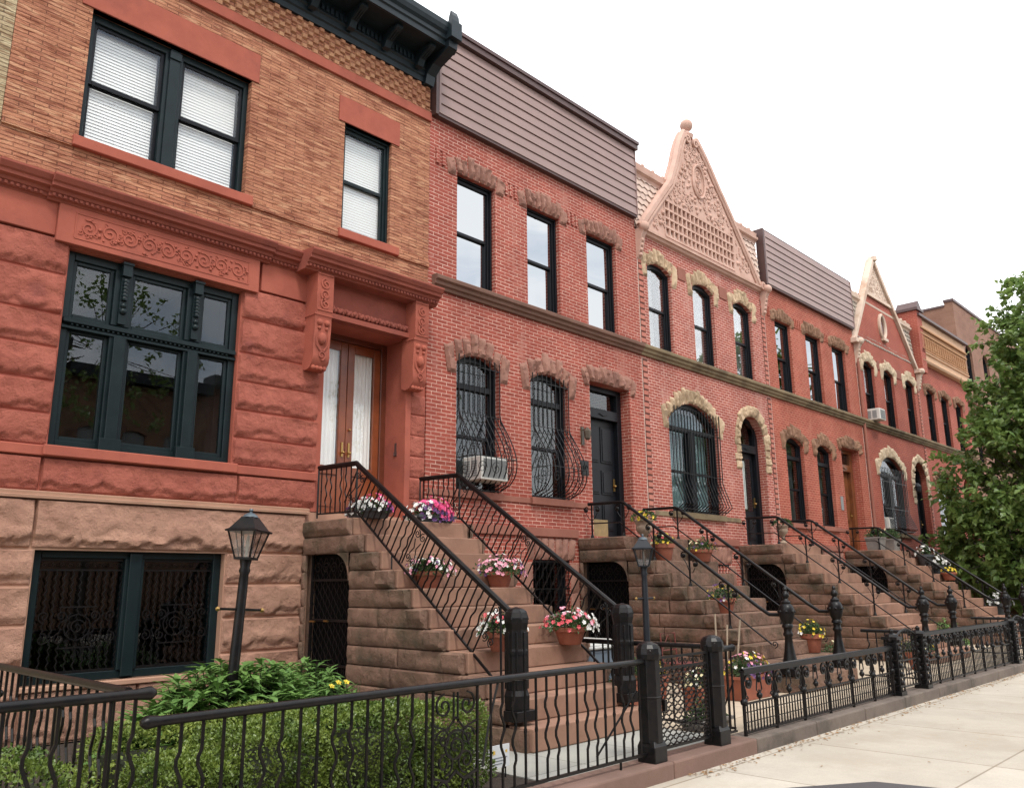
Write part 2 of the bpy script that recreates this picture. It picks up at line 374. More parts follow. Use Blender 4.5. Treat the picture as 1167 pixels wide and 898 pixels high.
def tag(o, label, cat, group=None, kind=None):
    o['label'] = label; o['category'] = cat
    if group: o['group'] = group
    if kind: o['kind'] = kind
    return o
def thing(name, label, cat, loc, group=None):
    o = bpy.data.objects.new(name, None); col.objects.link(o); o.location = loc; ORG[o.name] = Vector(loc); o.empty_display_size = .2
    return tag(o, label, cat, group)
def struct(o, kind='structure'):
    o['kind'] = kind; return o
def top(mb, name, mat, loc, **kw):
    """single-mesh thing with its origin at loc"""
    og = Vector(loc); mb.v = [tuple(Vector(v) - og) for v in mb.v]
    o = mb.build(name, mat, None, **kw); o.location = loc; return o
# facade with real openings ----------------------------------------------------
def arc_pts(x0, x1, z1, rise, n=14):
    w = (x1-x0)/2; xm = (x0+x1)/2
    if rise <= 0: return [(x0, z1), (x1, z1)]
    r = (w*w + rise*rise)/(2*rise); zc = z1 - r; a = math.asin(min(1, w/r))
    if rise > w: a = PI - a
    return [(xm + r*math.sin(-a + 2*a*i/n), zc + r*math.cos(-a + 2*a*i/n)) for i in range(n+1)]
def wall(mb, x0, x1, z0, z1, y0, y1, ops):
    """ops: (ox0, ox1, oz0, oz1, rise)"""
    xs = sorted(set([x0, x1] + [v for o in ops for v in o[:2]])); zs = sorted(set([z0, z1] + [v for o in ops for v in o[2:4]]))
    def solid(i, j):
        if i < 0 or j < 0 or i >= len(xs)-1 or j >= len(zs)-1: return False
        cx = (xs[i]+xs[i+1])/2; cz = (zs[j]+zs[j+1])/2
        return not any(o[0] < cx < o[1] and o[2] < cz < o[3] for o in ops)
    for i in range(len(xs)-1):
        for j in range(len(zs)-1):
            if not solid(i, j): continue
            a, b, c, d = xs[i], xs[i+1], zs[j], zs[j+1]
            mb.add([(a,y0,c),(b,y0,c),(b,y0,d),(a,y0,d)], [(0,1,2,3)]); mb.add([(a,y1,c),(b,y1,c),(b,y1,d),(a,y1,d)], [(3,2,1,0)])
            if not solid(i-1, j): mb.add([(a,y0,c),(a,y0,d),(a,y1,d),(a,y1,c)], [(0,1,2,3)])
            if not solid(i+1, j): mb.add([(b,y0,c),(b,y0,d),(b,y1,d),(b,y1,c)], [(3,2,1,0)])
            if not solid(i, j-1): mb.add([(a,y0,c),(b,y0,c),(b,y1,c),(a,y1,c)], [(3,2,1,0)])
            if not solid(i, j+1): mb.add([(a,y0,d),(b,y0,d),(b,y1,d),(a,y1,d)], [(0,1,2,3)])
    for o in ops:
        if len(o) > 4 and o[4] > 0:
            p = arc_pts(o[0], o[1], o[3], o[4])
            for (ax, az), (bx, bz) in zip(p, p[1:]):
                t = o[3]
                for y, fl in ((y0, 0), (y1, 1)):
                    mb.add([(ax,y,az),(bx,y,bz),(bx,y,t+.0),(ax,y,t+.0)], [(3,2,1,0) if fl else (0,1,2,3)])
                mb.add([(ax,y0,az),(bx,y0,bz),(bx,y1,bz),(ax,y1,az)], [(3,2,1,0)])
            # side jambs above the spring line are covered by the arc itself
    return mb
def window(root, x0, x1, z0, z1, mat='black_paint', y=.13, fw=.075, rise=0, curtain=None, glass='glass', split=.5, name='window', transom=0, cw=(0,1), zc0=None):
    f = MB(); d = .10
    zt = z1
    f.box(x0, x0+fw, y, y+d, z0, zt); f.box(x1-fw, x1, y, y+d, z0, zt); f.box(x0+fw, x1-fw, y, y+d, z0, z0+fw*.8); f.box(x0+fw, x1-fw, y, y+d, zt-fw*(1.2), zt)
    # brick mould proud of the frame
    for a, b in ((x0, x0+fw*.45), (x1-fw*.45, x1)): f.box(a, b, y-.035, y-.002, z0, zt)
    f.box(x0+fw*.45, x1-fw*.45, y-.035, y-.002, zt-fw*.5, zt)
    if rise > 0:
        # curved head filling the arch
        p = arc_pts(x0, x1, z1, rise, 12); q = [(x, min(zz, z1)-.09) for x, zz in p]
        for (a, b), (c, e), (g, h), (k, l) in zip(p, p[1:], q, q[1:]):
            f.add([(a,y-.02,b+.02),(c,y-.02,e+.02),(c,y-.02,l),(a,y-.02,h)], [(3,2,1,0)])
            f.add([(a,y-.02,h),(c,y-.02,l),(c,y+.08,l),(a,y+.08,h)], [(3,2,1,0)])
    ix0, ix1, iz0, iz1 = x0+fw, x1-fw, z0+fw*.8, zt-fw*1.2
    if transom: 
        f.box(ix0, ix1, y-.03, y+d-.01, transom-.05, transom+.05); zsp = iz0 + (transom-.05-iz0)*split
    else: zsp = iz0 + (iz1-iz0)*split
    sw = .035
    if split: f.box(ix0, ix1, y+.025, y+d-.015, zsp-sw*.8, zsp+sw*.8)
    for a, b in ((ix0, ix0+sw), (ix1-sw, ix1)): f.box(a, b, y+.03, y+d-.02, iz0, iz1)
    w = f.build(name, M[mat], root, bevel=.004)
    g = MB()
    if split: g.box(ix0, ix1, y+.035, y+.04, zsp, iz1); g.box(ix0, ix1, y+.075, y+.08, iz0, zsp)
    else: g.box(ix0, ix1, y+.045, y+.05, iz0, iz1)
    g.build('pane', M[glass], w)
    if curtain == 'blind':
        b = MB(); k = iz0+.005
        while k < iz1-.02:
            b.add([(ix0+.01,y+.095,k),(ix1-.01,y+.095,k),(ix1-.01,y+.107,k+.048),(ix0+.01,y+.107,k+.048)], [(0,1,2,3)]); k += .044
        b.build('blind', M['blind'], w)
    elif curtain:
        b = MB(); xa = ix0 + (ix1-ix0)*cw[0]; xb = ix0 + (ix1-ix0)*cw[1]; ph = R.random()*6; zz = iz0 if zc0 is None else zc0
        nn = max(12, int((xb-xa)*60))
        b.sheet(None, None, None, nn, 6, lambda u, v: (xa+(xb-xa)*u, y+.2+.022*math.sin(u*(xb-xa)*55+ph)+.012*math.sin(u*(xb-xa)*23+v*2), zz+(iz1-zz)*v))
        b.build('curtain', M[curtain], w, smooth=180)
    return w
def rough_stone(mb, A, B, C, D, y, proj, seed, nu=5, nv=7):
    """A,B lower (x,z), C,D upper; bulging front at y-proj"""
    vs = []; s = Vector((seed*2.3, seed*.9, 1.7))
    for j in range(nv+1):
        for i in range(nu+1):
            u = i/nu; v = j/nv
            x = (A[0]*(1-u)+B[0]*u)*(1-v) + (D[0]*(1-u)+C[0]*u)*v; z = (A[1]*(1-u)+B[1]*u)*(1-v) + (D[1]*(1-u)+C[1]*u)*v
            e = min(1, 5*min(u, 1-u))*min(1, 6*min(v, 1-v))
            q = Vector((x*5, z*5, 0))+s
            h = proj*(.2+.8*e**.5)*(.85+.55*noise.noise(q)+.5*noise.noise(q*2.6)+.3*noise.noise(q*6))
            jx = .012*noise.noise(q*3); vs.append((x+jx, y-max(h,.004), z+.022*noise.noise(q*2.4+Vector((4,4,4)))))
    mb.add(vs, [(j*(nu+1)+i, j*(nu+1)+i+1, (j+1)*(nu+1)+i+1, (j+1)*(nu+1)+i) for j in range(nv) for i in range(nu)])
    ring = [i for i in range(nu+1)] + [j*(nu+1)+nu for j in range(1,nv+1)] + [nv*(nu+1)+i for i in range(nu-1,-1,-1)] + [j*(nu+1) for j in range(nv-1,0,-1)]
    e0 = [vs[k] for k in ring]; e1 = [(p[0], y+.02, p[2]) for p in e0]; m = len(ring)
    mb.add(e0+e1, [(i, m+i, m+(i+1)%m, (i+1)%m) for i in range(m)])
def lintel(root, x0, x1, z1, rise, mat, y=0, n=6, hgt=.34, side=.22, drop=.35, crown=.15, seed=0, proj=.07, flat_top=False, fan=.35, name='lintel'):
    """rough voussoirs over an opening: fan of n stones, with taller end stones that drop beside the opening"""
    mb = MB(); rr = random.Random(seed*7+1); cx = (x0+x1)/2; w = (x1-x0)/2
    def inner(x):
        if rise <= 0: return z1
        r = (w*w+rise*rise)/(2*rise); return z1-r+math.sqrt(max(r*r-(x-cx)**2, 0))
    if rise >= w*.8:      # full round / tall arch: radial stones all the way down
        r = (w*w+rise*rise)/(2*rise); zc = z1-r; nn = n
        a = [(-PI/2*1.02) + PI*1.02*i/nn for i in range(nn+1)]
        for i in range(nn):
            ro = r + hgt*(.78+.3*rr.random())*(1.1 if abs(i-nn/2) < 2 else 1)
            g = .012
            P = lambda rad, t: (cx+rad*math.sin(t), zc+rad*math.cos(t))
            rough_stone(mb, P(r, a[i]+g), P(r, a[i+1]-g), P(ro, a[i+1]-g*.6), P(ro, a[i]+g*.6), y, proj, seed*11+i)
        k = 0; zz = zc
        while drop > 0 and zz > zc-drop:
            h2 = .16+.08*rr.random()
            for sgn in (-1, 1):
                ww = hgt*(.7+.3*rr.random()) if k % 2 else hgt*(.9+.2*rr.random())
                xa = cx+sgn*r; xb = cx+sgn*(r+ww); lo, hi = min(xa, xb), max(xa, xb)
                rough_stone(mb, (lo, zz-h2+.008), (hi, zz-h2+.008), (hi, zz), (lo, zz), y, proj*.8, seed*13+k+sgn)
            zz -= h2; k += 1
        return mb.build(name, M[mat], root, smooth=20)
    g = .010
    zi = inner(x0); top0 = z1 + hgt*.62
    for sgn in (-1, 1):
        xo = cx+sgn*(w+side); xi = cx+sgn*(w+g); tt = zi+hgt*(.62 if rise <= 0 else .86)
        xof = cx+sgn*(w*(1+fan*.55)+side*.95); xif = cx+sgn*(w*(1+fan*.55)+g)
        lo, hi, lo2, hi2 = (xo, xi, xof, xif) if sgn < 0 else (xi, xo, xif, xof)
        rough_stone(mb, (lo, zi-drop), (hi, zi-drop), (hi2, tt+(.05 if sgn < 0 else -.03)), (lo2, tt+(-.03 if sgn < 0 else .05)), y, proj, seed*5+sgn, 5, 10)
    for i in range(n):
        xa = x0+(x1-x0)*i/n+g; xb = x0+(x1-x0)*(i+1)/n-g
        ca = (i+.5)/n*2-1
        ht = hgt*(.76+.24*rr.random()) + crown*(1-abs(ca)**1.3)*(1 if i % 2 == 0 or n < 5 else .55)
        fa = cx+(xa-cx)*(1+fan*.55); fb = cx+(xb-cx)*(1+fan*.55)
        zt = inner((xa+xb)/2)+ht
        rough_stone(mb, (xa, inner(xa)), (xb, inner(xb)), (fb, zt-.02*max(ca,0)), (fa, zt-.02*max(-ca,0)), y, proj, seed*17+i)
    return mb.build(name, M[mat], root, smooth=20)
# ------------------------------------------------------------------ shared house pieces
def house_body(root, x0, x1, ztop, mat, zfloor=4.3):
    b = MB()   # party walls, back wall
    b.box(x0+.004, x0+.2, .36, 11, ZG, ztop); b.box(x1-.2, x1-.004, .36, 11, ZG, ztop); b.box(x0+.2, x1-.2, 10.8, 11, ZG, ztop)
    b.build('side_wall', mat, root)
    r = MB(); r.box(x0+.2, x1-.2, .36, 10.8, ztop-.25, ztop-.02); r.build('roof', M['siding_dark'], root)
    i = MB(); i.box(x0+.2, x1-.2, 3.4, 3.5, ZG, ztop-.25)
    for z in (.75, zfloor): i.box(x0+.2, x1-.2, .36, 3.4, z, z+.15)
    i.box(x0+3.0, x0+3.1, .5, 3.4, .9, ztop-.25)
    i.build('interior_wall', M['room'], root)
def moulding(mb, x0, x1, prof):
    return mb.prism(prof, 'x', x0, x1)
def carve(mb, x0, x1, z0, z1, y, rr, tr=.012):
    """scrolling foliage relief between x0..x1"""
    h = z1-z0; step = h*1.02; x = x0+h*.5; k = 0; U = Vector((1,0,0)); W = Vector((0,0,1)); zc = (z0+z1)/2
    while x < x1-h*.35:
        d = 1 if k % 2 else -1
        mb.spiral((x, y, zc), h*.40, 1.6, U, W, a0=PI/2*(-d)+.4, tr=tr, dirn=d)
        for q in range(7):
            a = rr.random()*2*PI; rad = h*(.38+.14*rr.random()); px = x+rad*math.cos(a)*1.05; pz = zc+rad*math.sin(a)*.95
            if x0 < px < x1 and z0 < pz < z1:
                mb.ball((px, y, pz), h*(.045+.04*rr.random()), 6)
        for q in range(3):
            a = rr.random()*6.28; mb.spiral((x+h*.5*math.cos(a)*.9, y, zc+h*.34*math.sin(a)), h*.12, 1, U, W, a0=a, tr=tr*.7, dirn=-d)
        x += step*.86; k += 1
def stone_courses(mb, x0, x1, zs, y, proj, seed, splits=None):
    for i in range(len(zs)-1):
        xs = [x0, x1]
        if splits and splits[i % len(splits)]: xs = [x0] + [v for v in splits[i % len(splits)] if x0 < v < x1] + [x1]
        for j in range(len(xs)-1):
            mb.rock((xs[j]+.006, y, zs[i]+.008), (1,0,0), (0,-1,0), xs[j+1]-xs[j]-.012, zs[i+1]-zs[i]-.016, proj, seed+i*3.3+j*1.7)
RISER, TREAD = .2225, .308
def stoop(root, xl, xr, zl, mat_step, mat_rock, seed, depth=1.05, arch=True):
    n = int(round((zl-ZG)/RISER)); ris = (zl-ZG)/n
    k = MB()
    for i in range(n):
        zt = zl - ris*i; yf = -depth - TREAD*i
    # side masonry
    s = MB(); bk = MB()
    rr = random.Random(seed)
    for side, x, nn in ((0, xl, (-1,0,0)), (1, xr, (1,0,0))):
        u = (0,-1,0)
        for i in range(n):
            zt = zl - ris*i; zb = zt - ris; yf = -depth - TREAD*i     # front of this course
            y_from = -.0
            if i == 0:
                s.rock((x, -.02, zb+.008), u, nn, -(yf)-.0+.02, ris-.014, .055, seed+side*50, margin=.016); continue
            if i in (1,):
                segs = [(0.02, -yf-.27), (-yf-.27, -yf)]
            elif i in (2, 3) or zb > ZG+.001:
                st = 1.11
                segs = []
                a = st
                e = -yf-.30
                m = a+(e-a)*(.35+.35*rr.random())
                if e-a > .9: segs += [(a, m), (m, e)]
                elif e-a > .12: segs.append((a, e))
                else: e = a
                segs.append((e, -yf))
                if not arch: segs.insert(0, (.02, st))
                else: segs.insert(0, (.02, .10))
            for j, (a, b) in enumerate(segs):
                if b-a < .03: continue
                pj = .070 if j == len(segs)-1 else .030
                s.rock((x, -a, zb+.006), u, nn, b-a-.010, ris-.012, pj, seed+i*7+j*3+side*100, margin=.016, res=.04)
    bm = MB()
    # core
    for i in range(n):
        zt = zl-ris*i; yf = -depth-TREAD*i
        if i > 1: bm.box(xl+.02, xr-.02, yf+.03, -1.12 if arch else .0, zt-ris, zt-.02)
    bm.box(xl+.02, xr-.02, -depth+.0, 0, zl-2*ris, zl-.03)
    if arch:
        bm.box(xl+.1, xr-.1, -.12, .0, ZG, zl-2*ris); bm.box(xr-.25, xr-.1, -1.12, -.12, ZG, zl-2*ris)
    st = s; core = bm.build('stoop', M[mat_rock], root)
    st.build('side_block', M[mat_rock], core, smooth=55)
    if arch:   # rounded spandrel at the outer top corner of the door under the landing
        for x, e in ((xl+.0, xl+.22),):
            a = MB(); zt = zl-2*ris; rad = .34
            for q in range(10):
                t0, t1 = PI/2*q/10, PI/2*(q+1)/10
                p = lambda t: (-1.11+rad-rad*math.sin(t)*1.0, zt-rad+rad*math.cos(t))
                # quarter fill in the outer corner
                (ya, za), (yb, zb) = p(t0), p(t1)
                a.add([(x-.03,ya,za),(x-.03,yb,zb),(x-.03,yb,zt),(x-.03,ya,zt)], [(0,1,2,3)])
                a.add([(x-.03,ya,za),(x-.03,yb,zb),(e,yb,zb),(e,ya,za)], [(3,2,1,0)])
            a.build('corner_block', M[mat_rock], core)
    for i in range(n):
        zt = zl-ris*i; yf = -depth-TREAD*i
        t = MB(); yb = 0 if i == 0 else yf+TREAD+.0
        x0, x1 = xl+.06, xr-.06
        t.box(x0, x1, yf-.02, yb if i else .0, zt-ris+.004, zt)
        t.build('step', M[mat_step], core, bevel=.012, seg=2)
    return core, n, ris
def under_door(root, x, zl, ris, cols='iron_dull'):
    d = MB(); zt = zl-2*ris
    d.box(x+.14, x+.18, -1.10, -.12, ZG, zt); o = d.build('areaway_door', M['void_black'], root)
    g = MB()
    g.box(x+.075, x+.10, -1.10, -1.06, ZG, zt); g.box(x+.075, x+.10, -.16, -.12, ZG, zt)
    for k in range(15):
        y = -.16-.90*k/14
        pts = [(x+.09, y+.022*math.sin(j*PI/1+k*PI)*(1), ZG+.05+j*(zt-ZG-.1)/26) for j in range(27)]
        pts = [(x+.09, y+.022*(1 if (j+k) % 2 else -1), ZG+.05+j*(zt-ZG-.1)/26) for j in range(27)]
        g.tube(pts, .006, 4)
    for z in (ZG+.6, ZG+1.15, zt-.35): g.box(x+.078, x+.104, -1.08, -.14, z, z+.03)
    for k in range(4): g.spiral((x+.085, -.27-.18*k, zt-.18), .08, 1.4, (0,-1,0), (0,0,1), tr=.006)
    g.build('grille', M['iron'], o)
    h = MB(); h.tube([(x+.06,-.22,-.45),(x+.02,-.22,-.45),(x+.02,-.34,-.45)], .012, 6); h.tube([(x+.05,-.50,-.44),(x+.03,-.62,-.44)], .014, 6); h.build('handle', M['brass'], o)
def newel_box(root, x, y, zb, zt, name='newel_post'):
    b = MB(); r = .118
    b.box(x-.145, x+.145, y-.145, y+.145, zb, zb+.10)
    prof = [(r*1.13, zb+.10), (r*1.16, zb+.24), (r*1.0, zb+.29), (r, zb+.62), (r*1.04, zb+.64), (r*1.04, zb+.67), (r, zb+.69), (r*.99, zt-.22), (r*1.12, zt-.15), (r*1.14, zt-.10), (r*1.0, zt-.045), (r*.7, zt-.012), (r*.25, zt)]
    b.lathe([(a, z) for a, z in prof], (x, y, 0), 8, a0=PI/8)
    for k in range(8):
        a = k*PI/4; c, s_ = math.cos(a), math.sin(a)
        b.tube([(x+c*r*.93, y+s_*r*.93, zb+.3), (x+c*r*.93, y+s_*r*.93, zt-.24)], .016, 4)
        a += PI/8; c, s_ = math.cos(a), math.sin(a)
        b.tube([(x+c*r*1.12, y+s_*r*1.12, zt-.12), (x+c*r*.9, y+s_*r*.9, zt-.04), (x, y, zt)], .012, 5)
    return b.build(name, M['iron'], root, bevel=.004)
def newel_vase(root, x, y, zb, zt, name='newel_post'):
    b = MB(); H = zt-zb
    b.box(x-.14, x+.14, y-.14, y+.14, zb, zb+.07*H)
    P = [(.135,.07),(.125,.10),(.085,.22),(.062,.34),(.055,.42),(.075,.44),(.075,.46),(.058,.48),(.066,.52),(.085,.53),(.085,.55),(.07,.57),(.10,.62),(.118,.68),(.118,.74),(.10,.78),(.07,.80),(.075,.82),(.045,.84),(.035,.86),(.055,.88),(.058,.91),(.04,.93),(.022,.95),(.034,.97),(.022,.99),(.006,1.0)]
    b.lathe([(r, zb+H*t) for r, t in P], (x, y, 0), 14)
    for k in range(7):
        a = k*2*PI/7; b.ball((x+.112*math.cos(a), y+.112*math.sin(a), zb+.71*H), .026, 6)
    return b.build(name, M['iron'], root, smooth=45)
def wavy_bar(mb, A, B, side, wavy, r=.0100, amp=.017):
    A = Vector(A); B = Vector(B); side = Vector(side)
    if not wavy: mb.tube([A, A.lerp(B,.47), A.lerp(B,.5), A.lerp(B,.53), B], [r, r, r*1.35, r, r], 5); return mb
    pts = []
    for i in range(21):
        t = i/20; s = 0 if t < .2 or t > .8 else math.sin((t-.2)/.6*4*PI)*(1 if wavy > 0 else -1)
        pts.append(A.lerp(B, t)+side*amp*s)
    mb.tube(pts, r, 5); return mb
def railing_wavy(root, x, zl, ytop, newel_y, newel_zb, newel_zt, sgn):
    """heavy handrail with bars set square to the slope"""
    T0 = Vector((x, -.10, zl+.70)); T1 = Vector((x, -.97, zl+.68)); T2 = Vector((x, newel_y+.10, newel_zt-.03)); T3 = Vector((x, newel_y, newel_zt-.10))
    B0 = Vector((x, -.10, zl+.06)); B1 = Vector((x, -1.02, zl+.04)); B2 = Vector((x, newel_y+.34, newel_zt-.72))
    t = MB(); t.tube([T0, T1, T2, T3], [.027,.030,.030,.027], 8); t.tube([T0+Vector((0,0,-.035)), T1+Vector((0,0,-.035)), T2+Vector((0,0,-.04))], .012, 4)
    t.tube([B0, B1, B2], .016, 4)
    t.tube([T0, Vector((x,-.10,zl))], .013, 5); t.tube([(x,-1.0,zl+.68), (x,-1.0,zl+.02)], .013, 5)
    e = T1.lerp(T2, .955); t.tube([e, (x, e.y, B2.z+.0)], .013, 5); t.tube([(x, B2.y, B2.z), (x, B2.y, B2.z-.12)], .012, 5)
    for f in (.30, .62): 
        p = B1.lerp(B2, f); t.tube([p, p-Vector((0,0,.26))], .011, 5)
    rail = t.build('stair_railing', M['iron'], root, smooth=40)
    for i in range(7):
        y = -.18-.115*i; m = MB(); wavy_bar(m, (x,y,zl+.05), (x,y,zl+.68), (0,1,0), (0,1,-1,0,1,-1,0)[i]); m.build('baluster', M['iron'], rail)
    d = (T2-T1).normalized(); L = (T2-T1).length; nB = (B2-B1); 
    perp = Vector((0, d.z, -d.y)); perp = perp if perp.z > 0 else -perp
    nbar = int(L/.105); k = 0; scr = MB()
    for i in range(1, nbar):
        f = i/nbar
        if .02 < f < .10 or .46 < f < .545 or f > .945: continue
        top_ = T1 + d*(L*f); h = (top_-B1).dot(perp); 
        # foot on the bottom rail along the perpendicular
        db = nB.normalized(); den = perp.cross(db).x
        w = top_-B1; tt = (w.cross(db)).x/den; foot = top_-perp*tt
        if (foot-B1).dot(db) < 0 or (foot-B1).dot(db) > nB.length: continue
        m = MB(); wavy_bar(m, foot, top_, d, (0,1,-1,0)[k % 4], amp=.013); m.build('baluster', M['iron'], rail); k += 1
    for f in (.06, .50, .97):
        c = T1 + d*(L*f) - perp*.28
        hh = .27
        if f < .9:
            for q in (-1, 1): scr.tube([c+d*q*.115-perp*hh, c+d*q*.115+perp*hh*.95], .010, 5)
        for q in (-1, 1):
            scr.spiral(c+d*.055*q+perp*.17, .055, 1.5, d*q, perp, a0=PI/2, tr=.007); scr.spiral(c+d*.055*q-perp*.15, .05, 1.5, d*q, -perp, a0=PI/2, tr=.007)
            scr.tube([c+d*.06*q+perp*.10, c+d*.02*q, c+d*.06*q-perp*.10], .007, 4)
    scr.build('scroll', M['iron'], rail)
    newel_box(rail, x, newel_y, newel_zb, newel_zt)
def railing_scroll(root, x, zl, newel_y, newel_zb, newel_zt):
    T0 = Vector((x,-.15,zl+.63)); T1 = Vector((x,-.93,zl+.62)); T2 = Vector((x,newel_y+.33,newel_zt-.40)); T3 = Vector((x,newel_y+.10,newel_zt-.42))
    L0 = Vector((x,-.15,zl+.27)); L1 = Vector((x,-.84,zl+.26)); L2 = Vector((x,newel_y+.28,newel_zt-.86))
    t = MB(); t.tube([T0, T1-Vector((0,-.05,0)), T1+Vector((0,-.03,-.02)), T2+(T1-T2)*.05, T2+Vector((0,-.05,-.02)), T3], .029, 8)
    t.tube([L0, L1, L2], .014, 5); t.spiral(L2+Vector((0,-.05,-.0)), .055, 1.3, (0,0,1), (0,-1,0), tr=.009, a0=PI, dirn=-1)
    t.ball(T0, .035)
    rail = t.build('stair_railing', M['iron'], root, smooth=40)
    d = (T2-T1).normalized(); L = (T2-T1).length
    def post(p, zf, sl):
        m = MB(); m.tube([(x,p.y,zf), (x,p.y,p.z)], .0175, 6); m.lathe([(.035,zf),(.035,zf+.025),(.02,zf+.06),(.014,zf+.08)], (x,p.y,0), 8); m.ball((x,p.y,zf+.30), .022)
        m.build('baluster', M['iron'], rail, smooth=40)
        s = MB(); dd = d if sl else Vector((0,-1,0))
        for q in (-1, 1):
            c = Vector((x, p.y, p.z))+dd*q*.13+Vector((0,0,-.11)); s.spiral(c, .062, 1.35, Vector((0,-q,0)), Vector((0,0,1)), a0=PI*.75, tr=.0125, dirn=-1)
            s.ball(c, .033, 7); s.tube([c+Vector((0,.0,-.06)), c+Vector((0,q*.05,-.14)), Vector((x,p.y,p.z-.32))], .007, 4)
        s.build('scroll', M['iron'], rail, smooth=40)
    post(T0+Vector((0,-.06,0)), zl, False); post(T1, zl, False)
    for f in (.24, .50, .76):
        p = T1+d*(L*f); i = int((-1.05-p.y)/TREAD)+1; post(p, zl-RISER*max(i,0)+.0, True)
    newel_vase(rail, x, newel_y, newel_zb, newel_zt)
# ------------------------------------------------------------------ house 0 (sliver at the left edge)
h0 = thing('row_house', 'tan brick row house cut off at the left edge, beside the big sandstone house', 'house', (-4,0,ZG))
wall(MB(), 0,1,0,1,0,1,[])
w0 = wall(MB(), -4, 2.115, ZG, 8.6, 0, .35, [(-2.6,-.4,1.5,3.9,0),(-2.4,-1.4,5.2,7.1,0),(.2,1.2,5.2,7.1,0),(.3,1.4,.9,3.6,0)])
w0.build('wall', M['roman_tan'], h0)
for a, b, c, d in ((-2.6,-.4,1.5,3.9),(-2.4,-1.4,5.2,7.1),(.2,1.2,5.2,7.1)): window(h0, a, b, c, d, 'green_paint')
dd = MB(); dd.box(.3,1.4,.2,.26,.9,3.6); dd.build('door', M['wood_red'], h0)
cc = MB(); moulding(cc, -4, 2.1, [(0,8.6),(-.1,8.6),(-.2,8.8),(-.6,8.9),(-.7,9.3),(0,9.35)]); cc.build('cornice', M['cornice_paint'], h0)
house_body(h0, -4, 2.11, 8.6, M['roman_tan'])
# ------------------------------------------------------------------ house 1 (sandstone and roman brick)
h1 = thing('row_house', 'two tone house of rough red sandstone and orange brick, nearest the camera', 'house', (2.12,0,ZG))
A1, B1 = 2.12, 8.42
wb = wall(MB(), A1, B1, ZG, 1.0, .03, .36, [(2.99,5.18,-1.0,.41,0)])
base = wb.build('basement_wall', M['brown_smooth'], h1)
rk = MB(); Z = [ZG, -1.21, -.80, -.38, .03, .42]
stone_courses(rk, A1, 2.985, Z, .03, .065, 3); stone_courses(rk, 5.185, 6.3, Z, .03, .065, 21)
stone_courses(rk, A1, 6.3, [.42, .955], .03, .085, 40, [[2.94]])
stone_courses(rk, 2.99, 5.18, [ZG, -1.05], .03, .06, 60, [[4.2]])
rk.build('rough_block', M['brown_rock'], base, smooth=60)
lg = MB(); moulding(lg, A1, 6.34, [(.0,.955),(-.055,.955),(-.06,.985),(-.035,.992),(-.04,1.03),(0,1.04),(.03,1.04),(.03,.955)]); lg.build('water_table', M['brown_smooth'], base)
wr = wall(MB(), A1, B1, 1.0, 4.62, .03, .36, [(2.99,5.17,1.54,3.88,0),(6.5,8.0,1.0,3.80,0)])
red = wr.build('parlour_wall', M['red_smooth'], h1)
rk = MB(); Z = [1.54, 1.90, 2.27, 2.66, 3.05, 3.53, 3.96]
stone_courses(rk, A1, 2.985, Z, .03, .06, 103); stone_courses(rk, 5.175, 6.44, Z, .03, .06, 140)
stone_courses(rk, A1, 6.44, [1.04, 1.42], .03, .06, 170, [[2.95, 5.27]])
rk.build('rough_block', M['red_rock'], red, smooth=60)
sc = MB(); sc.box(A1, 6.44, -.035, .03, 1.42, 1.535); sc.box(2.93, 5.23, -.07, -.037, 1.425, 1.545); sc.build('window_sill', M['red_smooth'], red, bevel=.01)
q = MB()
for i in range(6): q.rock((8.09,.02,.97+i*.33), (1,0,0), (0,-1,0), .32, .318, .03, 300+i, margin=.016)
q.build('quoin', M['red_rock'], red, smooth=60)
fr = MB(); fr.box(A1, 2.80, -.03, .03, 3.965, 4.38); fr.box(5.42, 6.2, -.03, .03, 3.965, 4.38); fr.box(2.80, 5.36, -.075, .03, 3.90, 4.36)
fr.build('frieze', M['red_smooth'], red, bevel=.006)
cv = MB(); rr = random.Random(4); carve(cv, 3.0, 5.18, 4.0, 4.27, -.078, rr, .013)
for a in ((2.99,5.2,4.285,4.30),(2.99,5.2,3.975,3.99)): cv.box(a[0],a[1],-.082,-.07,a[2],a[3])
for a in (2.985, 5.19): cv.box(a,a+.014,-.083,-.07,3.98,4.295)
cv.build('carved_panel', M['red_smooth'], red, smooth=60)
cn = MB()
def c1prof(o): return [(.03,4.36),(-.03-o,4.36),(-.045-o,4.385),(-.075-o,4.39),(-.075-o,4.43),(-.10-o,4.44),(-.115-o,4.475),(-.17-o,4.49),(-.175-o,4.53),(-.20-o,4.545),(-.235-o,4.60),(-.235-o,4.625),(.0,4.67),(.03,4.67)]
for a, b, o in ((A1,2.66,0.0),(2.66,5.50,.045),(5.50,5.93,0.0),(5.93,8.36,.26)):
    moulding(cn, a, b, c1prof(o))
    x = a+.03
    while x < b-.04: cn.box(x, x+.035, -.10-o, -.074-o, 4.392, 4.428); x += .06
cn.build('cornice', M['red_cornice_shaded'], red, bevel=.003)
br = MB()
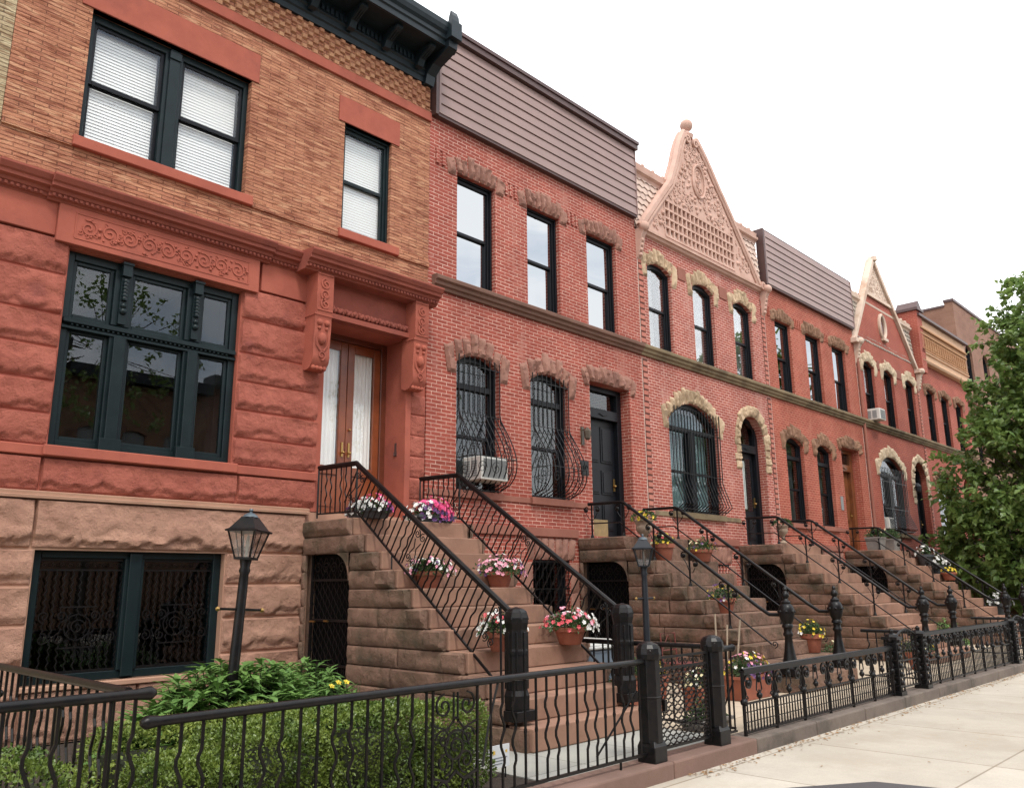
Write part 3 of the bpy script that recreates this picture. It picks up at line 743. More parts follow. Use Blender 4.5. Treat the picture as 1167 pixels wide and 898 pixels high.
for a in (6.14, 7.93):
    b = a+.27
    br.prism([(.03,4.365),(-.30,4.365),(-.30,3.78),(-.27,3.70),(-.275,3.62),(-.25,3.30),(-.26,3.15),(-.24,3.06),(-.16,2.97),(-.06,2.955),(.03,2.99)], 'x', a, b)
    xm = (a+b)/2; y = -.305; U = Vector((1,0,0)); W = Vector((0,0,1))
    for s_, zc in ((1,4.20),(-1,4.04),(1,3.90)): br.spiral((xm, y, zc), .085, 1.5, U, W, a0=PI/2*s_, tr=.013, dirn=s_)
    br.box(a-.012, b+.012, -.29, -.02, 3.735, 3.765)
    for zc, r in ((3.63,.05),(3.55,.03)): 
        for dx in (-.06, .06): br.ball((xm+dx, -.27, zc), r, 8)
    br.ball((xm, -.26, 3.40), .065, 10, 1.4)
    for dx in (-.085, .085): br.tube([(xm+dx, -.262, 3.5), (xm+dx*1.15, -.262, 3.4), (xm+dx, -.262, 3.3), (xm+dx*.3,-.265,3.22)], .014, 5)
    br.spiral((xm, -.262, 3.16), .07, 1.4, U, W, a0=-PI/2, tr=.013)
    for dx in (-.09, -.03, .03, .09): br.ball((xm+dx, -.20, 2.985), .035, 7)
    for z in (4.33, 3.80): br.box(a+.01, b-.01, -.312, -.30, z, z+.02)
br.build('bracket', M['red_smooth'], red, smooth=35)
dl = MB(); dl.box(6.41, 7.93, -.06, .03, 3.99, 4.365); dl.box(6.41, 7.93, -.14, .03, 3.79, 3.865); dl.box(6.41,7.93,-.09,.03,3.865,3.99)
for i in range(60):
    x = 6.43+i*.0253; dl.ball((x, -.115+.012*math.sin(i*1.3), 3.93+.018*math.sin(i*2.1)), .036, 6)
dl.build('door_lintel', M['red_cornice_shaded'], red, smooth=40)
jb = MB(); jb.box(6.38, 6.515, .02, .62, 1.0, 3.785); jb.box(7.985, 8.09, -.03, .62, .92, 3.785); jb.box(6.38, 8.09, .025, .62, 3.787, 3.86); jb.build('door_jamb', M['red_smooth'], red, bevel=.006)
# windows of house 1
w = MB(); y = .10; x0, x1, z0, z1 = 2.99, 5.17, 1.54, 3.88; G = 'green_paint'
w.box(x0,x0+.09,y,y+.16,z0,z1); w.box(x1-.09,x1,y,y+.16,z0,z1); w.box(x0+.09,x1-.09,y,y+.16,z0,z0+.09); w.box(x0+.09,x1-.09,y,y+.16,z1-.10,z1)
w.box(x0+.02,x1-.02,y-.06,y-.003,3.0,3.06); w.box(x0+.09,x1-.09,y,y+.14,2.94,3.08); w.box(x0+.01,x1-.01,y-.04,y-.003,2.93,2.965)
for a, b in ((3.55,3.76),(4.46,4.66)):
    w.box(a,b,y-.02,y+.13,z0+.09,2.94); w.box(a,b,y-.02,y+.13,3.08,z1-.10)
    w.box(a+.035,b-.035,y-.075,y-.02,z0+.05,2.93)
    w.box(a-.02,b+.02,y-.08,y-.0,z0+.0,z0+.16)
for a, b in ((3.08,3.55),(3.76,4.46),(4.66,5.08)):
    for c, d in ((1.63,2.94),(3.08,3.78)):
        for e in ((a,a+.045,c,d),(b-.045,b,c,d),(a+.045,b-.045,c,c+.05),(a+.045,b-.045,d-.045,d)): w.box(e[0],e[1],y+.03,y+.09,e[2],e[3])
for i in range(34): w.box(3.1+i*.058, 3.125+i*.058, y-.055, y-.03, 2.972, 2.995)
mw = w.build('window', M[G], h1, bevel=.006)
c = MB()
for a in (3.60, 4.51):
    xm = a+.055; c.box(a,a+.11,y-.11,y-.02,3.70,3.86); c.box(a-.01,a+.12,y-.125,y-.02,3.84,3.87)
    for i in range(6): c.lathe([(.032,0),(.038,.02),(.032,.04)], (xm, y-.07, 3.66-.045*i-.04), 8)
    c.ball((xm,y-.06,3.33),.038); c.ball((xm,y-.06,3.26),.045); c.box(a+.01,a+.10,y-.06,y-.02,3.10,3.70)
c.build('console', M[G], mw, smooth=40)
g = MB()
for a, b in ((3.08,3.55),(3.76,4.46),(4.66,5.08)):
    for cc_, d in ((1.63,2.94),(3.08,3.78)): g.box(a+.04, b-.04, y+.055, y+.06, cc_+.04, d-.04)
g.build('pane', M['glass_dark'], mw)
def dark_grille(root, x0, x1, z0, z1, y, zc):
    g = MB(); g.box(x0,x1,y,y+.02,z0,z0+.03); g.box(x0,x1,y,y+.02,z1-.03,z1); g.box(x0,x1,y+.002,y+.018,z1-.14,z1-.12)
    n = int((x1-x0)/.085)
    for i in range(n+1):
        x = x0+(x1-x0)*i/n
        g.tube([(x+(.012 if j % 2 else -.012)*(1 if 0 < j < 26 else 0), y+.01, z0+(z1-z0-.14)*j/26) for j in range(27)], .009, 4)
    U = Vector((1,0,0)); W = Vector((0,0,1)); m = int((x1-x0)/.155)
    for i in range(m):
        x = x0+(i+.5)*(x1-x0)/m
        if i in (m//2,): continue
        g.spiral((x,y-.008,zc+.12), .065, 1.4, U, W, a0=-PI/2, tr=.0085, dirn=1 if i % 2 else -1); g.spiral((x,y-.008,zc-.12), .065, 1.4, U, W, a0=PI/2, tr=.0085, dirn=1 if i % 2 else -1)
    xm = (x0+x1)/2; g.spiral((xm,y-.01,zc), .14, 1, U, W, tr=.009, end=1); g.spiral((xm,y-.01,zc), .09, 1.5, U, W, tr=.008)
    g.box(xm-.2,xm+.2,y-.006,y+.004,zc+.21,zc+.225); g.box(xm-.2,xm+.2,y-.006,y+.004,zc-.225,zc-.21)
    for i in range(m*2): g.spiral((x0+(i+.5)*(x1-x0)/m/2,y+.0,z1-.08), .03, 1, U, W, tr=.005)
    return g.build('grille', M['iron'], root)
w = MB(); y = .12; x0, x1, z0, z1 = 2.99, 5.18, -1.0, .41
w.box(x0,x0+.10,y,y+.15,z0,z1); w.box(x1-.10,x1,y,y+.15,z0,z1); w.box(x0+.1,x1-.1,y,y+.15,z0,z0+.09); w.box(x0+.1,x1-.1,y,y+.15,z1-.08,z1); w.box(3.99,4.21,y-.02,y+.14,z0+.09,z1-.08); w.box(4.03,4.17,y-.05,y-.02,z0+.02,z1-.02)
bw = w.build('window', M[G], h1, bevel=.006)
g = MB(); g.box(3.09,3.99,y+.09,y+.095,-.91,.33); g.box(4.21,5.08,y+.09,y+.095,-.91,.33); g.build('pane', M['glass_dark'], bw)
dark_grille(bw, 3.10, 3.98, -.91, .33, y+.03, -.42); dark_grille(bw, 4.22, 5.07, -.91, .33, y+.03, -.42)
sl = MB(); sl.box(2.95,5.22,-.05,.10,-1.06,-1.0); sl.build('window_sill', M['brown_smooth'], base, bevel=.01)
# upper floor
wu = wall(MB(), A1, B1, 4.62, 8.5, 0, .36, [(2.93,5.10,5.27,7.05,0),(6.69,7.61,5.27,7.07,0)])
up = wu.build('upper_wall', M['roman'], h1)
bd = MB()
for a, b in ((A1,2.86),(5.2,6.62),(7.76,B1)): bd.box(a,b,-.03,.0,5.13,5.235)
bd.build('brick_band', M['roman'], up)
tr = MB(); tr.box(2.86,5.2,-.07,.10,5.135,5.27); tr.box(6.62,7.76,-.07,.10,5.135,5.27); tr.build('window_sill', M['red_smooth'], up, bevel=.008)
tr = MB(); tr.box(2.80,5.2,-.02,.10,7.05,7.50); tr.box(6.57,7.76,-.02,.10,7.07,7.50); tr.build('window_lintel', M['red_smooth'], up, bevel=.005)
tr = MB(); tr.box(A1,B1,-.05,.0,7.80,7.965); tr.build('terracotta_band', M['red_smooth'], up, bevel=.006)
bw2 = MB(); bwd = .098
for j in range(6):
    for i in range(int((B1-A1)/bwd)):
        if (i+j) % 2: continue
        x = A1+i*bwd; z = 7.975+j*.086
        if x+bwd > B1-.02: continue
        bw2.add([(x,-.001,z),(x+bwd,-.001,z),(x+bwd,-.001,z+.086),(x,-.001,z+.086),(x+.012,-.032,z+.012),(x+bwd-.012,-.032,z+.012),(x+bwd-.012,-.032,z+.074),(x+.012,-.032,z+.074)], [(4,5,6,7),(0,1,5,4),(1,2,6,5),(2,3,7,6),(3,0,4,7)])
bw2.build('basket_weave', M['roman_flat'], up)
w = MB(); y = .10; x0, x1, z0, z1 = 2.93, 5.10, 5.27, 7.05
w.box(x0,x0+.07,y,y+.12,z0,z1); w.box(x1-.07,x1,y,y+.12,z0,z1); w.box(x0+.07,x1-.07,y,y+.12,z1-.10,z1); w.box(x0+.07,x1-.07,y,y+.12,z0,z0+.06); w.box(3.90,4.14,y-.01,y+.12,z0+.06,z1-.10); w.box(3.95,4.09,y-.04,y-.01,z0,z1-.02); w.box(3.94,4.10,y-.06,y-.04,z1-.17,z1-.06)
uw = w.build('window', M[G], h1, bevel=.005)
sh = MB(); gp = MB(); bl = MB()
for a, b in ((3.0,3.90),(4.14,5.03)):
    for c_, d, yy in ((5.33,6.13,y+.07),(6.10,6.95,y+.035)):
        for e in ((a,a+.045,c_,d),(b-.045,b,c_,d),(a+.045,b-.045,c_,c_+.055),(a+.045,b-.045,d-.045,d)): sh.box(e[0],e[1],yy,yy+.032,e[2],e[3])
        gp.box(a+.04,b-.04,yy+.014,yy+.018,c_+.04,d-.04)
    k = 5.38
    while k < 6.90: bl.add([(a+.05,y+.125,k),(b-.05,y+.125,k),(b-.05,y+.137,k+.048),(a+.05,y+.137,k+.048)], [(0,1,2,3)]); k += .044
sh.build('sash', M['black_paint'], uw, bevel=.004); gp.build('pane', M['glass_clear'], uw); bl.build('blind', M['blind'], uw)
window(h1, 6.69, 7.61, 5.27, 7.07, 'green_paint', y=.10, curtain='blind', glass='glass_clear')
# bracketed metal cornice
cn = MB(); moulding(cn, A1, B1-.01, [(.0,8.47),(-.05,8.47),(-.055,8.56),(-.085,8.58),(-.09,8.66),(-.12,8.68),(-.125,8.90),(-.58,8.90),(-.60,8.885),(-.625,8.89),(-.63,8.98),(-.66,9.0),(-.665,9.06),(-.71,9.10),(-.74,9.17),(-.745,9.26),(-.73,9.28),(0,9.36)])
x = A1+.05
while x < B1-.1: cn.box(x, x+.045, -.155, -.124, 8.70, 8.80); x += .085
crn = cn.build('cornice', M['cornice_paint'], h1)
for i in range(9):
    xc = 8.02-.70*i
    if xc < A1+.1: break
    b = MB(); b.prism([(-.12,8.89),(-.52,8.89),(-.53,8.84),(-.46,8.80),(-.36,8.78),(-.26,8.72),(-.20,8.62),(-.125,8.60)], 'x', xc-.06, xc+.06)
    b.spiral((xc+.062,-.47,8.845), .04, 1.2, (0,1,0), (0,0,1), tr=.010); b.spiral((xc-.062,-.47,8.845), .04, 1.2, (0,1,0), (0,0,1), tr=.010)
    for dx in (-.04,0,.04): b.tube([(xc+dx,-.52,8.83),(xc+dx,-.40,8.775),(xc+dx,-.27,8.715)], .010, 4)
    b.build('bracket', M['cornice_paint'], crn)
b = MB(); b.prism([(0,8.44),(-.10,8.44),(-.14,8.60),(-.30,8.72),(-.56,8.80),(-.70,8.86),(-.72,9.02),(-.78,9.16),(-.80,9.30),(-.70,9.33),(0,9.38)], 'x', B1-.20, B1-.012)
b.box(B1-.24,B1-.006,-.815,-.66,8.98,9.30); b.prism([(-.80,9.30),(-.67,9.30),(-.69,9.42),(-.735,9.53),(-.78,9.42)], 'x', B1-.20, B1-.05)
b.spiral((B1-.004,-.60,8.86),.06,1.4,(0,1,0),(0,0,1),tr=.012)
b.build('end_console', M['cornice_paint'], crn, bevel=.01)
house_body(h1, A1, B1, 8.9, M['brick_deep'])
# double door
d = MB(); y = .48
d.box(6.5,6.62,y,y+.14,.95,3.8); d.box(7.88,8.0,y,y+.14,.95,3.8); d.box(6.62,7.88,y,y+.14,3.70,3.8); d.box(6.5,8.0,y-.3,y+.14,.92,.955)
door = d.build('door', M['wood_frame'], h1, bevel=.01)
for a, b in ((6.625,7.245),(7.255,7.875)):
    l = MB(); l.box(a,a+.125,y+.02,y+.07,.96,3.69); l.box(b-.125,b,y+.02,y+.07,.96,3.69); l.box(a+.125,b-.125,y+.02,y+.07,.96,1.10); l.box(a+.125,b-.125,y+.02,y+.07,1.62,1.75); l.box(a+.125,b-.125,y+.02,y+.07,3.55,3.69)
    l.box(a+.125,b-.125,y+.04,y+.06,1.10,1.62); l.box(a+.16,b-.16,y+.028,y+.04,1.14,1.58)
    l.build('door_leaf', M['wood_red'], door, bevel=.006)
g = MB(); c = MB()
for a, b in ((6.75,7.12),(7.38,7.75)):
    g.box(a,b,y+.04,y+.045,1.75,3.55)
    c.sheet(0,0,0,40,4, lambda u, v, a=a, b=b: (a+(b-a)*u, y+.09+.014*math.sin(u*34+a), 1.72+1.85*v))
g.build('pane', M['glass_clear'], door); c.build('curtain', M['curtain'], door, smooth=180)
hd = MB(); 
for x in (7.19,7.31): hd.box(x-.016,x+.016,y+.005,y+.02,1.90,2.12); hd.ball((x,y-.03,1.96),.022); hd.tube([(x,y+.01,1.96),(x,y-.03,1.96)],.01,6)
hd.ball((7.31,y-.005,2.32),.02); hd.build('handle', M['brass'], door, smooth=40)
bl_ = MB(); bl_.box(7.975,8.0,.18,.22,1.95,2.16); bl_.box(7.97,8.0,.17,.235,1.96,2.02); bl_.build('doorbell', M['siding_dark'], door)
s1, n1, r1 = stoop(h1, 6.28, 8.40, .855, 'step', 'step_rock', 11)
under_door(h1, 6.28, .855, r1)
railing_wavy(h1, 6.42, .90, 0, -3.86, -1.33, -.235, -1)
railing_wavy(h1, 8.24, .90, 0, -3.86, -1.33, -.235, 1)
def belly_grille(win, x0, x1, z0, z1, bulge=.42, nb=9, side=3, name='grille'):
    g = MB(); H = z1-z0
    def prof(t, f=1):   # t 0 bottom .. 1 top, outward distance
        if t > .56: return .045
        s = t/.56; return .045+f*bulge*(math.sin(PI*min(1, s**.62)))**1.0*(1 if s > .0 else 0)*(.95)
    N_ = 24
    for i in range(nb):
        x = x0+(x1-x0)*i/(nb-1); g.tube([(x, -prof(j/N_), z0+H*j/N_) for j in range(N_+1)], .0098, 4)
    for x in (x0, x1):
        for f in (.28, .55, .80): g.tube([(x, -prof(j/N_, f), z0+H*j/N_) for j in range(N_+1)][:15], .006, 4)
        for t, r in ((.12,.10),(.25,.12),(.38,.08)):
            g.spiral((x, -bulge*.45, z0+H*t), r, 1.4, (0,1,0), (0,0,1), tr=.006)
    for t in (.0, .22, .56, .93):
        d = prof(t)+.004; g.tube([(x0,.03,z0+H*t),(x0,-d,z0+H*t),(x1,-d,z0+H*t),(x1,.03,z0+H*t)], .0085, 4)
    for i in range(3):
        for zt in (.14, .3): g.spiral((x0+(i+.5)*(x1-x0)/3, -prof(zt)-.003, z0+H*zt), .11, 1.5, (1,0,0), (0,0,1), tr=.006, a0=i)
    return g.build(name, M['iron'], win)
def flat_grille(win, x0, x1, z0, z1, y=-.06, nb=9, flare=.28):
    g = MB(); H = z1-z0
    for i in range(nb):
        x = x0+(x1-x0)*i/(nb-1)
        g.tube([(x, y-(flare*max(0, .30-t)/.30*(1 if t > .04 else t/.04) if flare else 0), z0+H*t) for t in [j/16 for j in range(17)]], .0115, 4)
    for t in (.02, .36, .78): 
        d = flare*max(0,.30-t)/.30*(t/.04 if t < .04 else 1); g.tube([(x0,.0,z0+H*t),(x0,y-d,z0+H*t),(x1,y-d,z0+H*t),(x1,.0,z0+H*t)], .009, 4)
    return g.build('grille', M['iron'], win)
def belt(root, x0, x1, mat, z0=4.80, zt=5.04):
    b = MB(); moulding(b, x0, x1, [(.0,z0),(-.05,z0),(-.06,z0+.05),(-.10,z0+.07),(-.105,z0+.12),(-.15,z0+.15),(-.155,zt-.03),(-.13,zt-.01),(0,zt)])
    return b.build('belt_course', M[mat], root, bevel=.004)
def front_siding(root, x0, x1, z0, z1, cap, seed=0):
    s = MB(); n = 8; h = (z1-z0)/n
    for i in range(n):
        a = z0+h*i; s.prism([(.0,a),(-.125,a),(-.128,a+.004),(-.108,a+h-.012),(-.095,a+h-.010),(-.095,a+h),(0,a+h)], 'x', x0+.10, x1-.01)
    s.box(x0+.06, x0+.10, -.135, 0, z0, z1); s.box(x1-.01, x1+.01, -.135, 0, z0, z1)
    o = s.build('siding', M['siding'], root)
    t = MB(); t.box(x0-.01, x0+.06, -.13, .10, z0-.04, z1+.02); t.box(x0+.06, x1+.01, -.11, 0, z0-.05, z0-.001); t.box(x1+.01, x1+.02, -.12, .10, z0, z1)
    if cap: t.box(x0, x1+.04, -.19, .3, z1+.002, z1+.17); t.box(x0, x1+.05, -.22, .3, z1+.12, z1+.19)
    else: t.box(x0, x1, -.10, .3, z1+.002, z1+.03)
    t.build('flashing', M['siding_dark'], root)
    p = MB(); p.box(x0+.06, x1, .001, .12, z0-.1, z1); p.build('parapet_wall', M['siding_dark'], root)
def dentil_bricks(root, spans, z0, z1, mat):
    d = MB()
    for a, b in spans:
        d.box(a, b, -.012, 0, z1+.0, z1+.035)
        n = max(2, int((b-a)/.105)); st = (b-a)/n
        for i in range(n): d.box(a+i*st+.012, a+i*st+st*.58, -.030, 0, z0, z1-.002)
    d.build('brick_dentils', M[mat], root)
def corbel(root, x, z, mat, y=-.0):
    c = MB(); c.prism([(y,z),(y-.20,z),(y-.21,z-.10),(y-.16,z-.18),(y-.12,z-.4),(y-.05,z-.66),(y,z-.72)], 'x', x-.075, x+.075); c.ball((x, y-.20, z+.02), .12, 12)
    for k in range(4): c.ball((x, y-.13+.02*k, z-.28-.11*k), .05, 8)
    return c.build('corbel', M[mat], root, smooth=40)
def toothing(root, x0, x1, mat, xs=1):
    a, b = (x0+.05, x0+.21) if xs > 0 else (x1-.21, x1-.05)
    for zl_, zh_ in ((ZG+2.62, 4.74), (5.08, 7.45)):
        d = MB(); d.box(a-.005, b+.025, -.006, 0, zl_, zh_); d.build('gap_shade', M['gap_shade_dark'], root)  # dark strip painted as the shade in the gaps between toothed bricks
        t = MB(); z = zl_+.03; k = 0
        while z < zh_-.07: t.box(a+(.02 if k % 2 else 0), b+(.02 if k % 2 else 0), -.016, -.0061, z, z+.088); z += .1312; k += 1
        t.build('toothed_bricks', M['tooth_brick'], root)
        m = MB(); xe = a-.020 if xs > 0 else b+.030; m.box(xe, xe+.012, -.008, 0, zl_, zh_); m.build('mortar_line', M['mortar_white'], root)
def lower_house(root, x0, x1, band_mat, base_win, z0=.82):
    b = MB(); b.box(x0+.005, x1-.005, -.045, 0, z0, z0+.155); b.build('base_band', M[band_mat], root, bevel=.006)
def sills(root, spans, mat, z=1.50, full=None, h=.12):
    b = MB()
    for a, c in spans: b.box(a-.05, c+.05, -.075, .10, z-h-.01, z)
    if full: 
        xs = sorted(spans); cur = full[0]
        for a, c in xs:
            if a-.052 > cur: b.box(cur, a-.052, -.02, 0, z-h, z-.02)
            cur = c+.052
        if full[1] > cur: b.box(cur, full[1], -.02, 0, z-h, z-.02)
    b.build('window_sill', M[mat], root, bevel=.005)
def panel_door(root, x0, x1, z0, z1, mat='door_dark', y=.32, transom=None, frame='black_paint', glass=False, jambw=.14, rise=0):
    f = MB(); f.box(x0,x0+jambw,y-.08,y+.1,z0,z1); f.box(x1-jambw,x1,y-.08,y+.1,z0,z1); f.box(x0+jambw,x1-jambw,y-.08,y+.1,z1-.10,z1)
    zt = z1-.10
    if transom: f.box(x0+jambw,x1-jambw,y-.10,y+.1,transom-.16,transom+.04); f.prism([((x0+x1)/2-.16,transom-.06),((x0+x1)/2,transom-.015),((x0+x1)/2+.16,transom-.06),((x0+x1)/2,transom-.105)], 'y', y-.12, y-.101); zt = transom-.16
    if rise:
        p = arc_pts(x0, x1, z1, rise, 14)
        for (a, b), (c, d) in zip(p, p[1:]): f.add([(a,y-.06,b+.02),(c,y-.06,d+.02),(c*.86+(x0+x1)*.07,y-.06,d-.10),(a*.86+(x0+x1)*.07,y-.06,b-.10)], [(3,2,1,0)])
    d = f.build('door', M[frame], root, bevel=.006)
    l = MB(); a, b = x0+jambw, x1-jambw; l.box(a,b,y+.03,y+.07,z0,zt)
    w = (b-a); 
    st = .11
    cols_ = [(a+st, a+w/2-st*.35), (a+w/2+st*.35, b-st)]
    for ca, cb in cols_:
        for c, e in ((z0+.15,z0+.72),(z0+.86,z0+1.35),(z0+1.5,zt-.14)):
            if glass and c > z0+.8: continue
            l.box(ca,cb,y+.012,y+.03,c,e); l.box(ca+.04,cb-.04,y-.002,y+.012,c+.04,e-.04)
    l.build('door_leaf', M[mat], d, bevel=.005)
    if glass:
        g = MB(); g.box(a+st,b-st,y+.015,y+.02,z0+.85,zt-.14); g.build('pane', M['glass_dark'], d)
        c = MB(); c.sheet(0,0,0,20,3, lambda u, v: (a+st+(b-a-2*st)*u*.55, y+.022+.004*math.sin(u*30), z0+.9+(zt-z0-1.1)*v)); c.build('curtain', M['curtain'], d)
    if transom:
        g = MB(); g.box(x0+jambw,x1-jambw,y+.0,y+.005,transom+.04,z1-.10); g.build('transom_pane', M['glass_dark'], d)
    h = MB(); h.ball((b-.07,y-.02,z0+1.05),.03,8); h.box(b-.1,b-.04,y+.0,y+.012,z0+.95,z0+1.2); h.build('handle', M['brass'], d)
    return d
def basement(root, x0, x1, zt, mat, wins, doorx=None, lint='step_rock_dark', sd=0):
    for i, (a, b) in enumerate(wins):
        w = window(root, a, b, -1.0, zt-.4, 'black_paint', y=.14, split=0, glass='glass_dark')
        g = MB()
        for k in range(10): 
            x = a+.05+(b-a-.1)*k/9; g.tube([(x+(.012 if j % 2 else -.012), -.01, -.95+(zt-.4+.9)*j/20) for j in range(21)], .008, 4)
        for z in (-.95, -.1, zt-.45): g.box(a+.03, b-.03, -.02, .0, z, z+.03)
        g.build('grille', M['iron'], w)
        m = MB()
        for j in range(7):
            xa = a-.12+(b-a+.24)*j/7; xb = a-.12+(b-a+.24)*(j+1)/7; fan = (j-3)*.02
            rough_stone(m, (xa+.005, zt-.395), (xb-.005, zt-.395), (xb-.005+fan, zt-.02), (xa+.005+fan, zt-.02), 0, .05, sd+j)
        for xa, xb in ((a-.30, a-.02), (b+.02, b+.26)):
            for q in range(3): rough_stone(m, (xa, -1.2+q*.52), (xb, -1.2+q*.52), (xb, -.69+q*.52), (xa, -.69+q*.52), 0, .04, sd+9+q)
        m.build('window_surround', M['vous_brown'], root, smooth=50)
M['gap_shade_dark'] = stone('painted gap shade', (.15,.062,.048), (.11,.045,.036)); M['tooth_brick'] = stone('header brick', (.50,.20,.15), (.40,.13,.095)); M['mortar_white'] = stone('white mortar', (.72,.58,.50), (.6,.45,.38))
# ---- type A: flat brick front with siding above -----------------------------------------
def house_A(name_label, x0, x1, brickm, vm, bm, ups, lows, door, cap, seed, curt, zb=.82):
    h = thing('row_house', name_label, 'house', (x0,0,ZG))
    ops = [(a,b,5.04,7.10,0) for a,b in ups] + [(a,b,1.50,3.82,.17) for a,b in lows] + [(door[0],door[1],.88,3.93,0)]
    bw_ = (lows[1][0]+.0, lows[1][1]-.05); ops += [(bw_[0],bw_[1],-1.0,.42,0)]
    wl = wall(MB(), x0, x1, ZG, 8.05, 0, .36, ops).build('wall', M[brickm], h)
    house_body(h, x0, x1, 8.6, M['brick_deep'])
    for i, (a, b) in enumerate(ups):
        window(h, a, b, 5.04, 7.10, 'black_paint', y=.12, fw=.085, curtain=curt[i][0], cw=curt[i][1])
        lintel(h, a, b, 7.10, 0, vm, n=7, hgt=.35, side=.21, drop=.08, crown=.07, seed=seed+i, proj=.06, name='window_lintel', fan=.26)
    dentil_bricks(h, [(x0+.12, ups[0][0]-.24), (ups[0][1]+.24, ups[1][0]-.24), (ups[1][1]+.24, ups[2][0]-.24)], 7.10, 7.36, brickm)
    belt(h, x0+.08 if x0 < 9 else x0, x1, bm)
    front_siding(h, x0+.03, x1-.03, 7.99, 9.57, cap)
    wins = []
    for i, (a, b) in enumerate(lows):
        wins.append(window(h, a, b, 1.50, 3.82, 'black_paint', y=.13, fw=.08, rise=.17, curtain=curt[3+i][0], cw=curt[3+i][1], glass='glass_dark', split=.52, transom=3.28))
        lintel(h, a, b, 3.82, .17, vm, n=6, hgt=.31, side=.21, drop=.20, crown=.13, seed=seed+10+i, proj=.065, name='window_lintel', fan=.30)
    lintel(h, door[0], door[1], 3.93, 0, vm, n=7, hgt=.34, side=.16, drop=.12, crown=.08, seed=seed+20, proj=.065, name='door_lintel', fan=.30)
    sills(h, list(lows), 'band_red', 1.50, (x0+.02, door[0]-.02), h=.115)
    bb = MB(); bb.box(x0+.005, door[0]-.5, -.045, 0, zb-.0, zb+.155); bb.build('base_band', M['band_red'], h, bevel=.006)
    basement(h, x0, x1, .82, brickm, [bw_], sd=seed*3)
    return h, wins
h2, w2 = house_A('red brick house with mauve siding, an urn on its landing and bulging black window grilles', 8.425, 14.40, 'brick_red', 'vous_brown', 'belt',
    [(9.06,10.0),(10.86,11.80),(12.66,13.65)], [(9.07,10.07),(10.89,11.93)], (12.62,13.95), True, 31,
    [(None,0),('curtain_grey',(.0,1)),('curtain_grey',(0,.6)),('curtain_dim',(0,.8)),('curtain_dim',(.3,1))])
for a, b in ((9.07,10.07),(10.89,11.93)): pass
belly_grille(w2[0], 9.09, 10.05, 1.53, 3.78); belly_grille(w2[1], 10.91, 11.91, 1.53, 3.78)
panel_door(h2, 12.64, 13.93, .88, 3.92, transom=3.42, y=.30)
kb = MB(); kb.box(12.80, 13.30, .18, .21, .885, 1.22); kb.build('kick_board', M['timber_yellow'], h2)
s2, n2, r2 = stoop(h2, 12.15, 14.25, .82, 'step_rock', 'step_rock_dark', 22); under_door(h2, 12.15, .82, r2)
for x in (12.31, 14.08): railing_scroll(h2, x, .82, -3.92, -1.35, -.07)
wl_ = MB(); wl_.box(12.30,12.38,-.03,0,2.60,2.95); wl_.tube([(12.34,-.02,2.88),(12.34,-.14,2.92)], .012, 5); wl_.lathe([(.03,0),(.055,.03),(.075,.17),(.05,.20),(.02,.24)], (12.34,-.14,2.68), 6); wl_.build('wall_lantern', M['old_bronze'], h2)
pl = MB(); pl.box(12.28,12.50,-.02,0,2.02,2.30); pl.spiral((12.39,-.03,2.16),.07,1.3,(1,0,0),(0,0,1),tr=.008); pl.build('letter_box', M['iron'], h2)
ch = MB(); ch.box(13.75,14.3,1.6,2.2,8.5,10.72); ch.build('chimney', M['terracotta'], h2)
h4, w4 = house_A('red brick house with mauve siding and an oak door, between the two gabled houses', 20.36, 26.37, 'brick_orange', 'vous_dark', 'belt_olive',
    [(20.9,21.85),(22.8,23.8),(24.62,25.62)], [(20.97,22.03),(22.86,23.88)], (24.58,25.9), False, 61,
    [('curtain_tan',(0,1)),('curtain_tan',(0,1)),('curtain_tan',(.2,1)),('curtain_dim',(0,1)),('curtain_dim',(0,1))])
panel_door(h4, 24.60, 25.88, .88, 3.92, mat='wood_tan', frame='wood_tan', transom=3.42, y=.30, jambw=.20)
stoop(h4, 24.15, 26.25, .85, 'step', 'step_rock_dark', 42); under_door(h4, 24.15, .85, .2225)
for x in (24.31, 26.08): railing_scroll(h4, x, .85, -3.92, -1.35, -.09)
pq = MB(); pq.box(24.2,24.36,-.02,0,2.02,2.42); pq.build('house_plaque', M['grille_grey'], h4)
